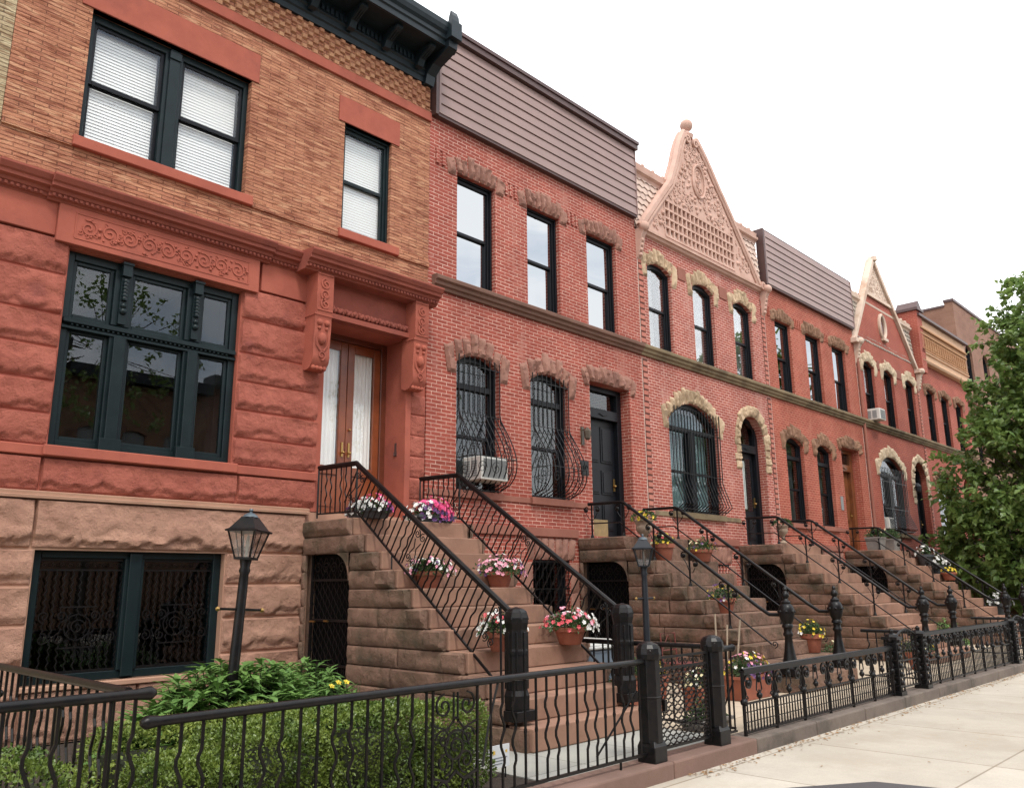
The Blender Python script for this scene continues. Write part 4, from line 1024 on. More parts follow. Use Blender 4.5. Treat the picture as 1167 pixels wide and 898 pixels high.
# ---- type B: gabled houses ----------------------------------------------------------------
def ring(mb, cx, cz, rx, rz, y, tr, n=28):
    mb.tube([(cx+rx*math.cos(2*PI*i/n), y, cz+rz*math.sin(2*PI*i/n)) for i in range(n)], tr, 6, closed=True)
def gable_roof(root, x0, x1, mat, zt, y0=.03):
    s = MB(); rows = 9; H = zt-7.8; rr = random.Random(int(x0))
    for j in range(rows):
        z = 7.8+H*j/rows; y = y0+.10*j/rows; n = int((x1-x0)/.21); w = (x1-x0)/n
        for i in range(n+1):
            xa = x0+w*(i-(.5 if j % 2 else 0)); xb = xa+w-.008; xa = max(xa, x0); xb = min(xb, x1)
            if xb-xa < .05: continue
            h = H/rows*1.15; dy = .010*rr.random(); dy2 = .10/rows*1.15
            s.add([(xa,y-.035-dy,z+.05),((xa+xb)/2,y-.045-dy,z),(xb,y-.035-dy,z+.05),(xb,y+dy2-.02,z+h),(xa,y+dy2-.02,z+h)], [(0,1,2,3,4)])
            s.add([(xa,y-.035-dy,z+.05),((xa+xb)/2,y-.045-dy,z),(xb,y-.035-dy,z+.05),(xb,y-.01,z+.05),((xa+xb)/2,y-.01,z),(xa,y-.01,z+.05)], [(0,5,4,1),(1,4,3,2)])
    s.add([(x0,y0,7.8),(x1,y0,7.8),(x1,y0+.12,zt),(x0,y0+.12,zt)], [(0,1,2,3)])
    r = s.build('slate_roof', M[mat], root)
    c = MB(); y = y0+.06; moulding(c, x0, x1, [(y+.15,zt-.12),(y,zt-.12),(y-.03,zt-.04),(y-.10,zt),(y-.11,zt+.06),(y-.05,zt+.09),(y-.07,zt+.20),(y+.0,zt+.24),(y+.15,zt+.24)])
    x = x0+.15
    while x < x1: c.ball((x, y+.05, zt+.29), .055, 6); x += .42
    c.build('roof_cornice', M['terracotta' if mat == 'slate' else 'cream_wood'], root)
    bk = MB(); bk.prism([(x0,7.5),(x1,7.5),(x1,zt),(x0,zt)], 'y', y0+.21, y0+.33); bk.build('parapet_wall', M['siding_dark'], root)
HW = [(7.80,2.78),(8.2,2.45),(8.75,1.98),(9.07,1.70),(9.36,1.45),(9.7,1.22),(10.0,1.0),(10.4,.76),(10.7,.55),(10.95,.34)]
def CZ(z): return 17.34 if z < 9.4 else 17.34-.42*(z-9.4)/1.7
def house_B(label, x0, x1, brickm, vm, bm, cx, ups, big, dr, seed, ornate, stepm, curt):
    h = thing('row_house', label, 'house', (x0,0,ZG))
    ops = [(a,b,5.04,7.10,.15) for a,b in ups] + [(big[0],big[1],1.50,4.0,.46), (dr[0],dr[1],.88,4.10,.60)]
    wall(MB(), x0, x1, ZG, 7.72, 0, .36, ops).build('wall', M[brickm], h)
    house_body(h, x0, x1, 8.4, M['brick_deep'])
    for i, (a, b) in enumerate(ups):
        window(h, a, b, 5.04, 7.10, 'black_paint', y=.12, fw=.085, rise=.15, curtain=curt[i][0], cw=curt[i][1], glass='glass_mid' if ornate else 'glass_dark')
        lintel(h, a, b, 7.10, .15, vm, n=7, hgt=.32, side=.20, drop=.26, crown=.08, seed=seed+i, proj=.055, name='window_lintel', fan=.30)
    rp = MB()
    for i in range(len(ups)-1): rp.box(ups[i][1]+.30, ups[i+1][0]-.30, -.02, 0, 6.98, 7.28)
    rp.build('brick_panel', M['band_red'], h)
    belt(h, x0, x1, bm)
    w = window(h, big[0], big[1], 1.50, 4.0, 'black_paint', y=.13, fw=.10, rise=.46, curtain=curt[3][0], cw=curt[3][1], glass='glass_dark', transom=3.38, split=.48)
    mm = MB(); xm = (big[0]+big[1])/2; mm.box(xm-.10, xm+.10, .08, .24, 1.5, 3.38); mm.build('mullion', M['black_paint'], w)
    flat_grille(w, big[0]+.03, big[1]-.03, 1.52, 3.85 if ornate else 3.6, nb=17, flare=.26)
    lintel(h, big[0], big[1], 4.0, .46, vm, n=14, hgt=.33, side=.20, drop=.22, crown=.08, seed=seed+10, proj=.06, name='window_lintel', fan=.16)
    panel_door(h, dr[0], dr[1], .88, 4.10, rise=.60, y=.28, transom=3.35, glass=ornate)
    lintel(h, dr[0], dr[1], 4.10, .60, vm, n=9, hgt=.28, drop=.75, seed=seed+11, proj=.06, name='door_lintel')
    sills(h, [big], bm, 1.50, (x0+.3, dr[0]-.25))
    bb = MB(); bb.box(x0+.005, dr[0]-.45, -.045, 0, .82, .975); bb.build('base_band', M['band_red'], h, bevel=.006)
    basement(h, x0, x1, .82, brickm, [(x0+1.9, x0+3.2)], sd=seed*3)
    toothing(h, x0+.02, x1, brickm); toothing(h, x0, x1-.03, brickm, -1)
    # gable
    yg = -.04
    if ornate:
        gb = MB(); L = [(cx-w_, z) for z, w_ in HW]; Rr = [(cx+w_, z) for z, w_ in HW[::-1]]
        poly = L+[(cx-.1,11.02),(cx+.1,11.02)]+Rr
        gm = MB(); 
        # face with lattice hole: lower band pieces + upper field
        lx0, lx1, lz0, lz1 = cx-1.60, cx+1.60, 7.92, 8.84
        def hw(z):
            for (za, wa), (zb, wb_) in zip(HW, HW[1:]):
                if za <= z <= zb: return wa+(wb_-wa)*(z-za)/(zb-za)
            return HW[-1][1]
        zs_ = [7.80, 7.92]+[7.92+.92*k/6 for k in range(1,7)]+[9.07,9.36,9.7,10.0,10.4,10.7,10.95,11.03]
        for za, zb in zip(zs_, zs_[1:]):
            wa, wb_ = hw(za), (hw(zb) if zb < 11 else .15)
            if za >= lz0-.001 and zb <= lz1+.001:
                gm.prism([(CZ(za)-wa,za),(lx0,za),(lx0,zb),(CZ(zb)-wb_,zb)], 'y', yg, .14); gm.prism([(lx1,za),(CZ(za)+wa,za),(CZ(zb)+wb_,zb),(lx1,zb)], 'y', yg, .14)
            else: gm.prism([(CZ(za)-wa,za),(CZ(za)+wa,za),(CZ(zb)+wb_,zb),(CZ(zb)-wb_,zb)], 'y', yg, .14)
        g = gm.build('gable', M['terracotta'], h)
        lt = MB()
        nc, nr = 17, 4
        for i in range(nc+1): x = lx0+(lx1-lx0)*i/nc; lt.box(x-.024, x+.024, yg-.012, .09, lz0, lz1)
        for j in range(nr+1): z = lz0+(lz1-lz0)*j/nr; lt.box(lx0, lx1, yg-.016, .07, z-.026, z+.026)
        lt.box(lx0, lx1, .11, .138, lz0, lz1)
        lt.build('lattice', M['terracotta'], g)
        cp = MB()
        for s in (-1, 1):
            pts = [(CZ(z)+s*w_, yg-.02, z) for z, w_ in HW]+[(CZ(11)+s*.30, yg-.02, 11.02), (CZ(11)+s*.20, yg-.02, 10.95),(CZ(11)+s*.24,yg-.02,10.84)]
            prev = None
            cp.tube([(p[0], yg+.02, p[2]) for p in pts], [.10]*len(HW)+[.09,.07,.05], 6); cp.tube([(p[0]-s*.11, yg-.02, p[2]-.03) for p in pts[:-3]], .045, 5)
            cp.tube([(p[0], yg+.13, p[2]) for p in pts], [.07]*len(HW)+[.06,.05,.04], 6)
            cp.spiral((CZ(11)+s*.18, yg-.05, 10.84), .13, 1.3, (s,0,0), (0,0,1), tr=.035)
            cp.spiral((17.34+s*2.80, yg-.08, 7.80), .13, 1.3, (s,0,0), (0,0,1), tr=.04)
        cp.lathe([(.14,10.95),(.17,11.05),(.07,11.12),(.06,11.20)], (CZ(11.1),.02,0), 10); cp.ball((CZ(11.1),.02,11.33), .165, 12)
        cp.build('coping', M['terracotta'], g, smooth=50)
        bm_ = MB(); moulding(bm_, x0+.1, x1-.1, [(.0,7.66),(-.06,7.68),(-.09,7.73),(-.13,7.74),(-.135,7.79),(-.10,7.815),(.0,7.82)]); bm_.build('gable_sill', M['terracotta'], g)
        rl = MB(); rg = random.Random(5)
        cx = 17.22; ring(rl, cx, 9.85, .28, .44, yg-.02, .040); ring(rl, cx, 9.85, .20, .34, yg-.01, .018)
        for k in range(5): rl.spiral((cx+.06*math.cos(k*2), yg-.01, 9.62+.11*k), .08, 1.2, (1,0,0), (0,0,1), tr=.018, a0=k)
        tries = 0
        pts = []
        while tries < 900:
            tries += 1; z = 7.95+3.0*rg.random(); x = (2*rg.random()-1)*(hw(z)-.28) if hw(z) > .35 else 0
            x += CZ(z)-cx
            if z > 10.75 or (abs(x) < 1.68 and z < 8.93): continue
            if (x/.36)**2+((z-9.85)/.52)**2 < 1: continue
            if any((x-a)**2+(z-b)**2 < .0105 for a, b in pts): continue
            pts.append((x, z))
            if rg.random() < .55: rl.spiral((cx+x, yg-.005, z), .055+.03*rg.random(), 1.3, (1,0,0), (0,0,1), tr=.024, a0=rg.random()*6, dirn=rg.choice((-1,1)))
            else: rl.ball((cx+x, yg, z), .045+.02*rg.random(), 7)
        rl.build('relief', M['terracotta'], g, smooth=50)
        corbel(h, x0+.10, 7.72, 'terracotta', 0); corbel(h, x1-.12, 7.72, 'terracotta', 0)
        gable_roof(h, x0+.06, x1-.06, 'slate', 9.24)
    else:
        k = 2.92/3.3; T = 11.1; sh = lambda z: cx-.46*(z-7.7)/3.4
        gm = MB(); gm.prism([(cx-2.85,7.72),(cx+2.9,7.72),(sh(9.62)+1.2,9.62),(sh(9.62)-1.2,9.62)], 'y', 0, .20); 
        g = gm.build('gable', M[brickm], h)
        tm = MB(); tm.prism([(sh(9.62)-1.2,9.621),(sh(9.62)+1.2,9.621),(sh(T),T)], 'y', -.02, .18); tm.box(sh(9.62)-1.2,sh(9.62)+1.2,-.08,-.02,9.56,9.66)
        rg = random.Random(8); pts = []
        for _ in range(500):
            z = 9.72+1.1*rg.random(); x = (2*rg.random()-1)*(1.2*(T-z)/(T-9.62)-.18)
            if (T-z) < .35 or any((x-a)**2+(z-b)**2 < .012 for a, b in pts): continue
            pts.append((x,z)); tm.spiral((sh(z)+x,-.02,z), .07, 1.3, (1,0,0), (0,0,1), tr=.016, a0=rg.random()*6)
        tm.build('relief', M['cream_wood'], g)
        cp = MB()
        for s in (-1, 1):
            a = Vector((cx+s*3.0, 0, 7.66)); b = Vector((cx, 0, T+.08)); 
            cp.prism([(cx+s*3.0,7.62),(cx+s*2.80,7.62),(sh(9.5)+s*1.20,9.50),(sh(T),T-.16),(sh(T),T+.10),(sh(9.6)+s*1.32,9.62)], 'y', -.11, .10)
            cp.box(min(cx+s*3.05,cx+s*2.75), max(cx+s*3.05,cx+s*2.75), -.2, .2, 7.50, 7.66)
        cp.tube([(sh(T),-.12,T-.1),(sh(T),-.12,T+.06)], .10, 8); cp.build('coping', M['cream_wood'], g, bevel=.01)
        ov = MB(); ring(ov, sh(8.66), 8.66, .27, .42, -.02, .07); ov.box(sh(8.2)-.2,sh(8.2)+.2,-.10,0,8.14,8.24); ov.build('oval_surround', M['cream_wood'], g, smooth=50)
        og = MB(); og.lathe([(.2,0),(.2,.01)], (0,0,0), 20); og.v = [(sh(8.66)+v[0]*1.25, -.012+v[2], 8.66+v[1]*2.0) for v in og.v]; og.build('oval_pane', M['glass_dark'], g)
        corbel(h, x0+.12, 7.55, 'cream_wood', 0); corbel(h, x1-.12, 7.55, 'cream_wood', 0)
        gable_roof(h, x0+.06, x1-.06, 'slate_grey', 9.24)
        dp = MB(); dp.tube([(x0+.10,-.06,7.0),(x0+.10,-.06,-1.4)], .045, 8); dp.build('downpipe', M['band_red'], h)
    return h
h3 = house_B('rose brick house with an ornate pink gable, lattice panel and ball on top', 14.40, 20.36, 'brick_pale', 'vous_tan', 'belt_olive', 17.20,
    [(14.82,15.78),(16.70,17.65),(18.62,19.58)], (15.38,17.47), (18.52,19.78), 81, True, 'step',
    [('curtain_grey',(0,.7)),('curtain_grey',(0,1)),('curtain_grey',(0,1)),('curtain_blue',(.0,1))])
stoop(h3, 18.10, 20.22, .845, 'step', 'step_rock_dark', 33); under_door(h3, 18.10, .845, .2225)
for x in (18.27, 20.05): railing_scroll(h3, x, .85, -3.92, -1.35, -.11)
h5 = house_B('brick house with a plain gable edged in peeling cream paint and an oval window', 26.37, 32.30, 'brick_deep', 'vous_cream', 'belt_olive', 29.25,
    [(27.0,27.95),(28.75,29.7),(30.8,31.75)], (27.47,29.65), (30.65,31.95), 91, False, 'step',
    [(None,0)]*4)
stoop(h5, 30.1, 32.2, .845, 'step', 'step_rock_dark', 55); under_door(h5, 30.1, .845, .2225)
for x in (30.27, 32.0): railing_scroll(h5, x, .85, -3.92, -1.35, -.11)
lm = MB(); lm.lathe([(.03,0),(.09,.05),(.11,.22),(.06,.28),(.02,.34)], (30.45,-.16,2.95), 8); lm.tube([(30.45,0,3.1),(30.45,-.12,3.2)],.015,5); lm.build('wall_lantern', M['grey_metal'], h5)
# ---- house 6 -------------------------------------------------------------------------------
h6 = thing('row_house', 'brick house with a flat cream and ochre parapet, half hidden by the tree', 'house', (32.3,0,ZG))
u6 = [(33.0,33.95),(34.7,35.65),(36.5,37.45)]
wall(MB(), 32.30, 38.3, ZG, 8.05, 0, .36, [(a,b,5.04,7.10,.10) for a,b in u6]+[(33.0,35.0,1.5,3.9,.4),(36.2,37.5,.88,4.0,.6)]).build('wall', M['brick_deep'], h6)
house_body(h6, 32.3, 38.3, 9.6, M['brick_deep'])
for i, (a, b) in enumerate(u6): window(h6, a, b, 5.04, 7.10, rise=.1, y=.12, glass='glass_dark', curtain='curtain_grey'); lintel(h6, a, b, 7.10, .10, 'vous_dark', n=5, hgt=.26, side=.2, drop=.2, crown=.05, seed=200+i, name='window_lintel')
window(h6, 33.0, 35.0, 1.5, 3.9, rise=.4, glass='glass_dark'); lintel(h6, 33.0, 35.0, 3.9, .4, 'vous_dark', n=9, hgt=.26, side=.2, drop=.2, crown=.05, seed=210, name='window_lintel')
panel_door(h6, 36.2, 37.5, .88, 4.0, rise=.6, transom=3.3)
belt(h6, 32.3, 38.3, 'belt_olive')
pp_ = MB(); pp_.box(32.5, 38.28, -.16, .35, 8.05, 9.80); moulding(pp_, 32.5, 38.28, [(-.16,8.04),(-.20,8.05),(-.24,8.12),(-.20,8.16),(-.16,8.20)]); moulding(pp_, 32.5, 38.28, [(-.16,8.40),(-.22,8.42),(-.22,8.46),(-.16,8.50)])
pr = pp_.build('parapet', M['cream_paint'], h6)
oc = MB(); oc.box(32.55, 38.2, -.18, -.161, 8.50, 9.40)
for i in range(20):
    x = 32.7+i*.275; oc.box(x-.02,x+.02,-.23,-.18,8.56,9.10)
    if i < 19: oc.spiral((x+.14,-.19,8.80), .09, 1.3, (1,0,0), (0,0,1), tr=.025, a0=i); oc.ball((x+.14,-.19,9.02), .05, 6); oc.ball((x+.14,-.19,8.62), .05, 6)
oc.box(32.55,38.2,-.23,-.18,9.14,9.20); oc.box(32.55,38.2,-.26,-.16,9.36,9.42); oc.box(32.55,38.2,-.22,-.18,8.50,8.55); oc.build('relief_band', M['ochre_paint'], pr)
cpp = MB(); cpp.box(32.4, 38.34, -.30, .4, 9.80, 9.90); cpp.build('coping', M['siding_dark'], pr)
c6 = MB(); c6.box(32.32, 32.86, -.22, .5, 7.6, 10.0); cc6 = c6.build('chimney', M['brick_deep'], h6)
c6 = MB(); c6.box(32.24,32.94,-.30,.58,10.0,10.10); c6.prism([(32.28,10.10),(32.90,10.10),(32.59,10.42)], 'y', -.25, .52); c6.box(32.40,32.80,-.1,.35,10.1,10.2); c6.build('chimney_cap', M['siding_dark'], cc6)
vt = MB(); vt.lathe([(.14,9.9),(.14,10.3),(.22,10.35),(.2,10.45),(.02,10.55)], (37.6,1.0,0), 10); vt.build('roof_vent', M['white_plastic'], h6)
stoop(h6, 36.0, 38.1, .845, 'step', 'step_rock_dark', 66, arch=False)
for x in (36.15, 37.95): railing_scroll(h6, x, .85, -3.92, -1.35, -.11)
# ---- tall building beyond -------------------------------------------------------------------
h7 = thing('apartment_building', 'taller plain brown building with arched windows behind the tree at the end of the row', 'building', (39.0,0,ZG))
ar = [(40.0,41.0),(42.6,43.6),(45.2,46.2),(47.8,48.8)]
wall(MB(), 39.0, 52, ZG, 12.1, .25, .6, [(a,b,8.4,10.4,.5) for a,b in ar]+[(a,b,5.0,7.0,.4) for a,b in ar]).build('wall', M['brick_brown'], h7)
for a, b in ar: window(h7, a, b, 8.4, 10.4, y=.38, rise=.5, glass='glass_dark'); window(h7, a, b, 5.0, 7.0, y=.38, rise=.4, glass='glass_dark')
b = MB(); b.box(39.0,39.3,.601,12,ZG,11.9); b.box(51.7,52,.601,12,ZG,11.9); b.box(39.3,51.7,11.7,12,ZG,11.9); b.build('side_wall', M['brick_brown'], h7)
b = MB(); b.box(38.96,52.0,.2,.62,12.1,12.22); b.box(38.96,39.34,.62,12,11.9,12.0); b.box(39.3,51.7,.6,11.7,11.5,11.6); b.build('coping', M['siding_dark'], h7)
b = MB(); moulding(b, 39.0, 52, [(.25,7.5),(.1,7.55),(.05,7.75),(.25,7.8)]); moulding(b, 39.0, 52, [(.25,6.9),(.12,6.95),(.1,7.1),(.25,7.15)]); b.build('string_course', M['vous_brown'], h7)
# ------------------------------------------------------------------ ground
def sheet_mat(name, c1, c2, joint=None, jw=1.5, jh=1.5, mort=.012, rough=.9, stain=None, bd=.003, slabvar=.80, spots=False):
    m, nt, b = new_mat(name); v = coords(nt)
    f, _ = noise_f(nt, v, 1.3, 7, .65, .38, .64); c = mixc(nt, f, c1, c2)
    f2, raw = noise_f(nt, v, 70, 3, .7, .3, .7); c = mixc(nt, f2, c, mixc(nt, 1.0, c, (.86,.85,.84), 'MULTIPLY'))
    if stain: f3, _ = noise_f(nt, v, .55, 7, .72, .5, .68); c = mixc(nt, f3, c, stain)
    if spots:
        vo = N(nt, 'ShaderNodeTexVoronoi'); vo.inputs['Scale'].default_value = 1.7; nt.links.new(v, vo.inputs['Vector'])
        mr_ = N(nt, 'ShaderNodeMapRange'); mr_.inputs['From Min'].default_value = .05; mr_.inputs['From Max'].default_value = .035; nt.links.new(vo.outputs['Distance'], mr_.inputs['Value'])
        c = mixc(nt, mr_.outputs['Result'], c, mixc(nt, 1.0, c, (.55,.53,.52), 'MULTIPLY'))
    if joint:
        t = N(nt, 'ShaderNodeTexBrick'); t.offset = 0
        for k, x in (('Scale',1),('Brick Width',jw),('Row Height',jh),('Mortar Size',mort),('Mortar Smooth',.3),('Bias',0)): t.inputs[k].default_value = x
        t.inputs['Color1'].default_value = (1,1,1,1); t.inputs['Color2'].default_value = (slabvar,slabvar*.985,slabvar*.965,1); t.inputs['Mortar'].default_value = joint+(1,)
        nt.links.new(v, t.inputs['Vector']); c = mixc(nt, 1.0, c, t.outputs['Color'], 'MULTIPLY')
    nt.links.new(c, b.inputs['Base Color']); b.inputs['Roughness'].default_value = rough; b.inputs['Specular IOR Level'].default_value = .2
    bump(nt, b, raw, bd, .6); return m
M['sidewalk'] = sheet_mat('concrete sidewalk', (.565,.515,.44), (.49,.445,.38), (.55,.51,.47), 1.85, 1.85, stain=(.43,.375,.30), spots=True)
M['asphalt'] = sheet_mat('asphalt', (.055,.054,.053), (.04,.04,.04), bd=.006)
M['kerb'] = sheet_mat('stone kerb', (.30,.28,.26), (.22,.21,.2))
M['flags'] = sheet_mat('bluestone flags', (.44,.44,.40), (.37,.375,.35), (.45,.44,.42), .9, 1.2, .008)
M['flags_warm'] = sheet_mat('warm concrete yard', (.58,.48,.36), (.50,.42,.32), (.5,.45,.4), 1.5, 1.5, .008)
M['wall_cap'] = stone('brownstone curb wall', (.225,.14,.112), (.175,.11,.088), bd=.002, stain=(.17,.11,.085), sscale=2)
M['wall_cap_grey'] = stone('weathered curb wall', (.185,.15,.125), (.14,.112,.095), bd=.003, stain=(.08,.07,.06), sscale=2)
def flat(name, mat, x0, x1, y0, y1, z, z0=None):
    b = MB()
    if z0 is None: b.add([(x0,y0,z),(x1,y0,z),(x1,y1,z),(x0,y1,z)], [(0,1,2,3)])
    else: b.box(x0,x1,y0,y1,z0,z)
    return struct(b.build(name, mat))
flat('ground', M['asphalt'], -400, 600, -400, 500, -1.88)
flat('road', M['asphalt'], -80, 200, -19.2, -8.74, -1.872)
flat('sidewalk', M['sidewalk'], -80, 200, -8.6, -5.44, ZS, -1.87)
flat('opposite_sidewalk', M['sidewalk'], -80, 200, -24, -19.2, ZS, -1.87)
flat('kerb', M['kerb'], -80, 200, -8.74, -8.6, ZS+.004, -1.87)
YD = -5.10
flat('garden_soil', M['soil'], 2.2, 5.55, YD, -.0, ZG-.01, -1.87)
flat('front_path', M['flags'], 5.55, 8.38, YD, 0, ZG, -1.87)
flat('yard_paving', M['flags_warm'], 8.38, 60, YD, 0, ZG-.006, -1.87)
flat('neighbour_yard', M['flags_warm'], -6, 2.2, YD, 0, ZG-.008, -1.87)
# low walls under the fences (one per plot)
def curb_wall(x0, x1, mat, label, zt=-1.575):
    b = MB(); n = max(1, int((x1-x0)/1.4)); 
    for i in range(n): a = x0+(x1-x0)*i/n; b.box(a+.003, a+(x1-x0)/n-.003, -5.44, YD, -1.86, zt)
    o = top(b, 'low_wall', mat, (x0,-5.27,-1.86), bevel=.018, seg=2); tag(o, label, 'low wall'); return o
curb_wall(-5, 2.2, M['wall_cap_grey'], 'low stone wall under the fence at the far left edge of the photo')
curb_wall(2.2, 8.36, M['wall_cap'], 'reddish brown stone wall at the foot of the wavy bar fence and mesh gate')
curb_wall(8.36, 14.0, M['wall_cap_grey'], 'grey brown stone wall under the ornate fence of scrolls, beside the mesh gate')
curb_wall(14.0, 20.3, M['wall_cap_grey'], 'grey stone wall under the far lyre patterned fence, in front of the pink gable house')
curb_wall(20.3, 44, M['wall_cap_grey'], 'farthest grey stone wall along the sidewalk, under the tree')
# leaf litter against the wall
b = MB(); rr = random.Random(12)
for i in range(900):
    x = 7+rr.random()**1.2*24; y = -5.46-abs(rr.gauss(0,.10)); s = .012+.018*rr.random(); a = rr.random()*6.3
    b.add([(x+s*math.cos(a),y+s*math.sin(a),ZS+.012),(x-s*.4*math.sin(a),y+s*.4*math.cos(a),ZS+.006+.012*rr.random()),(x-s*math.cos(a),y-s*math.sin(a),ZS+.010),(x+s*.4*math.sin(a),y-s*.4*math.cos(a),ZS+.006)], [(0,1,2,3)])
for i in range(110):
    x = 4+rr.random()*20; y = -5.5-rr.random()*3.4; s = .010+.014*rr.random(); a = rr.random()*6.3
    b.add([(x+s*math.cos(a),y+s*math.sin(a),ZS+.010),(x-s*.4*math.sin(a),y+s*.4*math.cos(a),ZS+.006),(x-s*math.cos(a),y-s*math.sin(a),ZS+.010),(x+s*.4*math.sin(a),y-s*.4*math.cos(a),ZS+.006)], [(0,1,2,3)])
M['litter'] = plain('dry leaf litter', (.34,.2,.09), .9, c2=(.2,.11,.05), scale=9)
struct(b.build('leaf_litter', M['litter']), 'stuff')
# ------------------------------------------------------------------ fences
YF = -5.29
def wavy_fence(x0, x1, zr, label, panel=None, zb=-1.50, cap0=True, cap1=True, step=.126, phase=0, axis='x', fixed=YF):
    def P(a, z, off=0): return (a, fixed+off, z) if axis == 'x' else (fixed+off, a, z)
    side = (1,0,0) if axis == 'x' else (0,1,0)
    t = thing('iron_fence', label, 'fence', P(min(x0,x1), -1.575))
    r = MB(); r.tube([P(x0,zr),P(x1,zr)], .0275, 10); 
    for c_, x in ((cap0,x0),(cap1,x1)):
        if c_: d = Vector(P(x0 if x == x0 else x1, zr)); s_ = -1 if x == min(x0,x1) else 1; r.tube([d+Vector(side)*s_*-.06, d+Vector(side)*s_*.0, d+Vector(side)*s_*.02, d+Vector(side)*s_*.045], [.028,.036,.036,.016], 10)
    r.build('top_rail', M['iron'], t, smooth=40)
    r = MB(); lo, hi = min(x0,x1), max(x0,x1)
    if axis == 'x': r.box(lo, hi, fixed-.014, fixed+.014, zb-.012, zb+.010)
    else: r.box(fixed-.014, fixed+.014, lo, hi, zb-.012, zb+.010)
    r.tube([P(lo+.25,zb),P(lo+.25,-1.60)], .012, 5); r.tube([P(hi-.4,zb),P(hi-.4,-1.60)], .012, 5)
    r.build('bottom_rail', M['iron'], t)
    n = int((hi-lo-.06)/step)
    for i in range(n+1):
        x = lo+.06+i*step
        if panel and panel[0]-.03 < x < panel[1]+.03: continue
        b = MB(); k = (i+phase) % 4
        wavy_bar(b, P(x,zb), P(x,zr-.02), side, (0,0,1,1)[k], r=.0112, amp=.021); b.build('baluster', M['iron'], t)
    if panel:
        a, c = panel; b = MB(); xm = (a+c)/2; w = c-a; U = Vector(side); W = Vector((0,0,1)); H = zr-zb
        for x in (a, c): b.tube([P(x,zb),P(x,zr-.02)], .012, 5)
        for s_ in (-1, 1):
            o = lambda dx, z: P(xm+dx, z)
            b.tube([o(s_*.02, zr-.05), o(s_*.02, zr-.26)], .008, 4)
            b.spiral(P(xm+s_*w*.26, zr-.14), w*.20, 1.4, U*s_, W, a0=PI/2, tr=.009, dirn=-1)
            b.spiral(P(xm+s_*w*.27, zr-.36), w*.17, 1.4, U*s_, W, a0=0, tr=.008)
            b.spiral(P(xm+s_*w*.24, zr-.52), w*.20, 1.5, U*s_, -W, a0=PI/2, tr=.008)
            b.spiral(P(xm+s_*w*.26, zb+.10), w*.19, 1.4, U*s_, W, a0=-PI/2, tr=.009)
            b.tube([o(s_*w*.5, zr-.26), o(s_*w*.18, zr-.30), o(0, zr-.22)], .008, 4)
            b.tube([o(s_*w*.5, zr-.60), o(s_*w*.18, zr-.64), o(0, zr-.58)], .012, 4)
        b.spiral(P(xm, zr-.42), w*.30, 1.8, U, W, tr=.009)
        b.build('scroll_panel', M['iron'], t)
    return t
f1 = wavy_fence(2.06, 6.62, -.705, 'black iron fence of wavy and straight bars in front of the box hedge', panel=(4.07,4.50), cap1=False, phase=1)
b = MB(); b.tube([(4.72,YF,-.72),(4.62,YF,-1.0),(4.55,YF,-1.3)], .010, 5); b.tube([(6.52,YF+.02,-.95),(6.2,YF+.25,-1.5)], .010, 5); b.build('brace', M['iron'], f1)
wavy_fence(-.6, 2.04, -.555, 'black iron fence with a higher round rail at the bottom left corner', cap0=False, phase=2, zb=-1.48)
wavy_fence(-4.75, -.6, -.60, 'iron fence running back towards the house between the two gardens at the far left', axis='y', fixed=2.16, cap0=False, cap1=False, phase=0, step=.14)
def fence_post(x, y, zb, zt, label):
    t = thing('fence_post', label, 'post', (x,y,zb)); newel_box(t, x, y, zb, zt, 'post'); return t
def iron_post(x, y, zb, zt, label):
    """gate post: chamfered square shaft, box foot, domed head"""
    b = MB(); r = .092
    b.lathe([(r*1.5,zb),(r*1.5,zb+.14),(r*1.28,zb+.18),(r*1.22,zb+.19)], (x,y,0), 4, a0=PI/4)
    b.lathe([(r*1.12,zb+.17),(r*1.12,zt-.16),(r*1.18,zt-.15)], (x,y,0), 8, a0=PI/8)
    b.lathe([(r*1.22,zt-.16),(r*1.30,zt-.11),(r*1.22,zt-.06),(r*.95,zt-.022),(r*.4,zt-.002),(r*.1,zt)], (x,y,0), 12)
    b.lathe([(r*1.17,zb+.55),(r*1.17,zb+.57)], (x,y,0), 8, a0=PI/8)
    for k in range(8):
        a = k*PI/4; b.tube([(x+math.cos(a)*r*1.2, y+math.sin(a)*r*1.2, zt-.09), (x+math.cos(a)*r*.7, y+math.sin(a)*r*.7, zt-.02)], .014, 4)
    o = top(b, 'gate_post', M['iron'], (x,y,zb), bevel=.006); return tag(o, label, 'post')
iron_post(6.70, YF, -1.58, -.53, 'round topped black gate post on the hedge side of the mesh gate')
iron_post(7.83, YF, -1.58, -.525, 'round topped black gate post between the mesh gate and the short stub of fence')
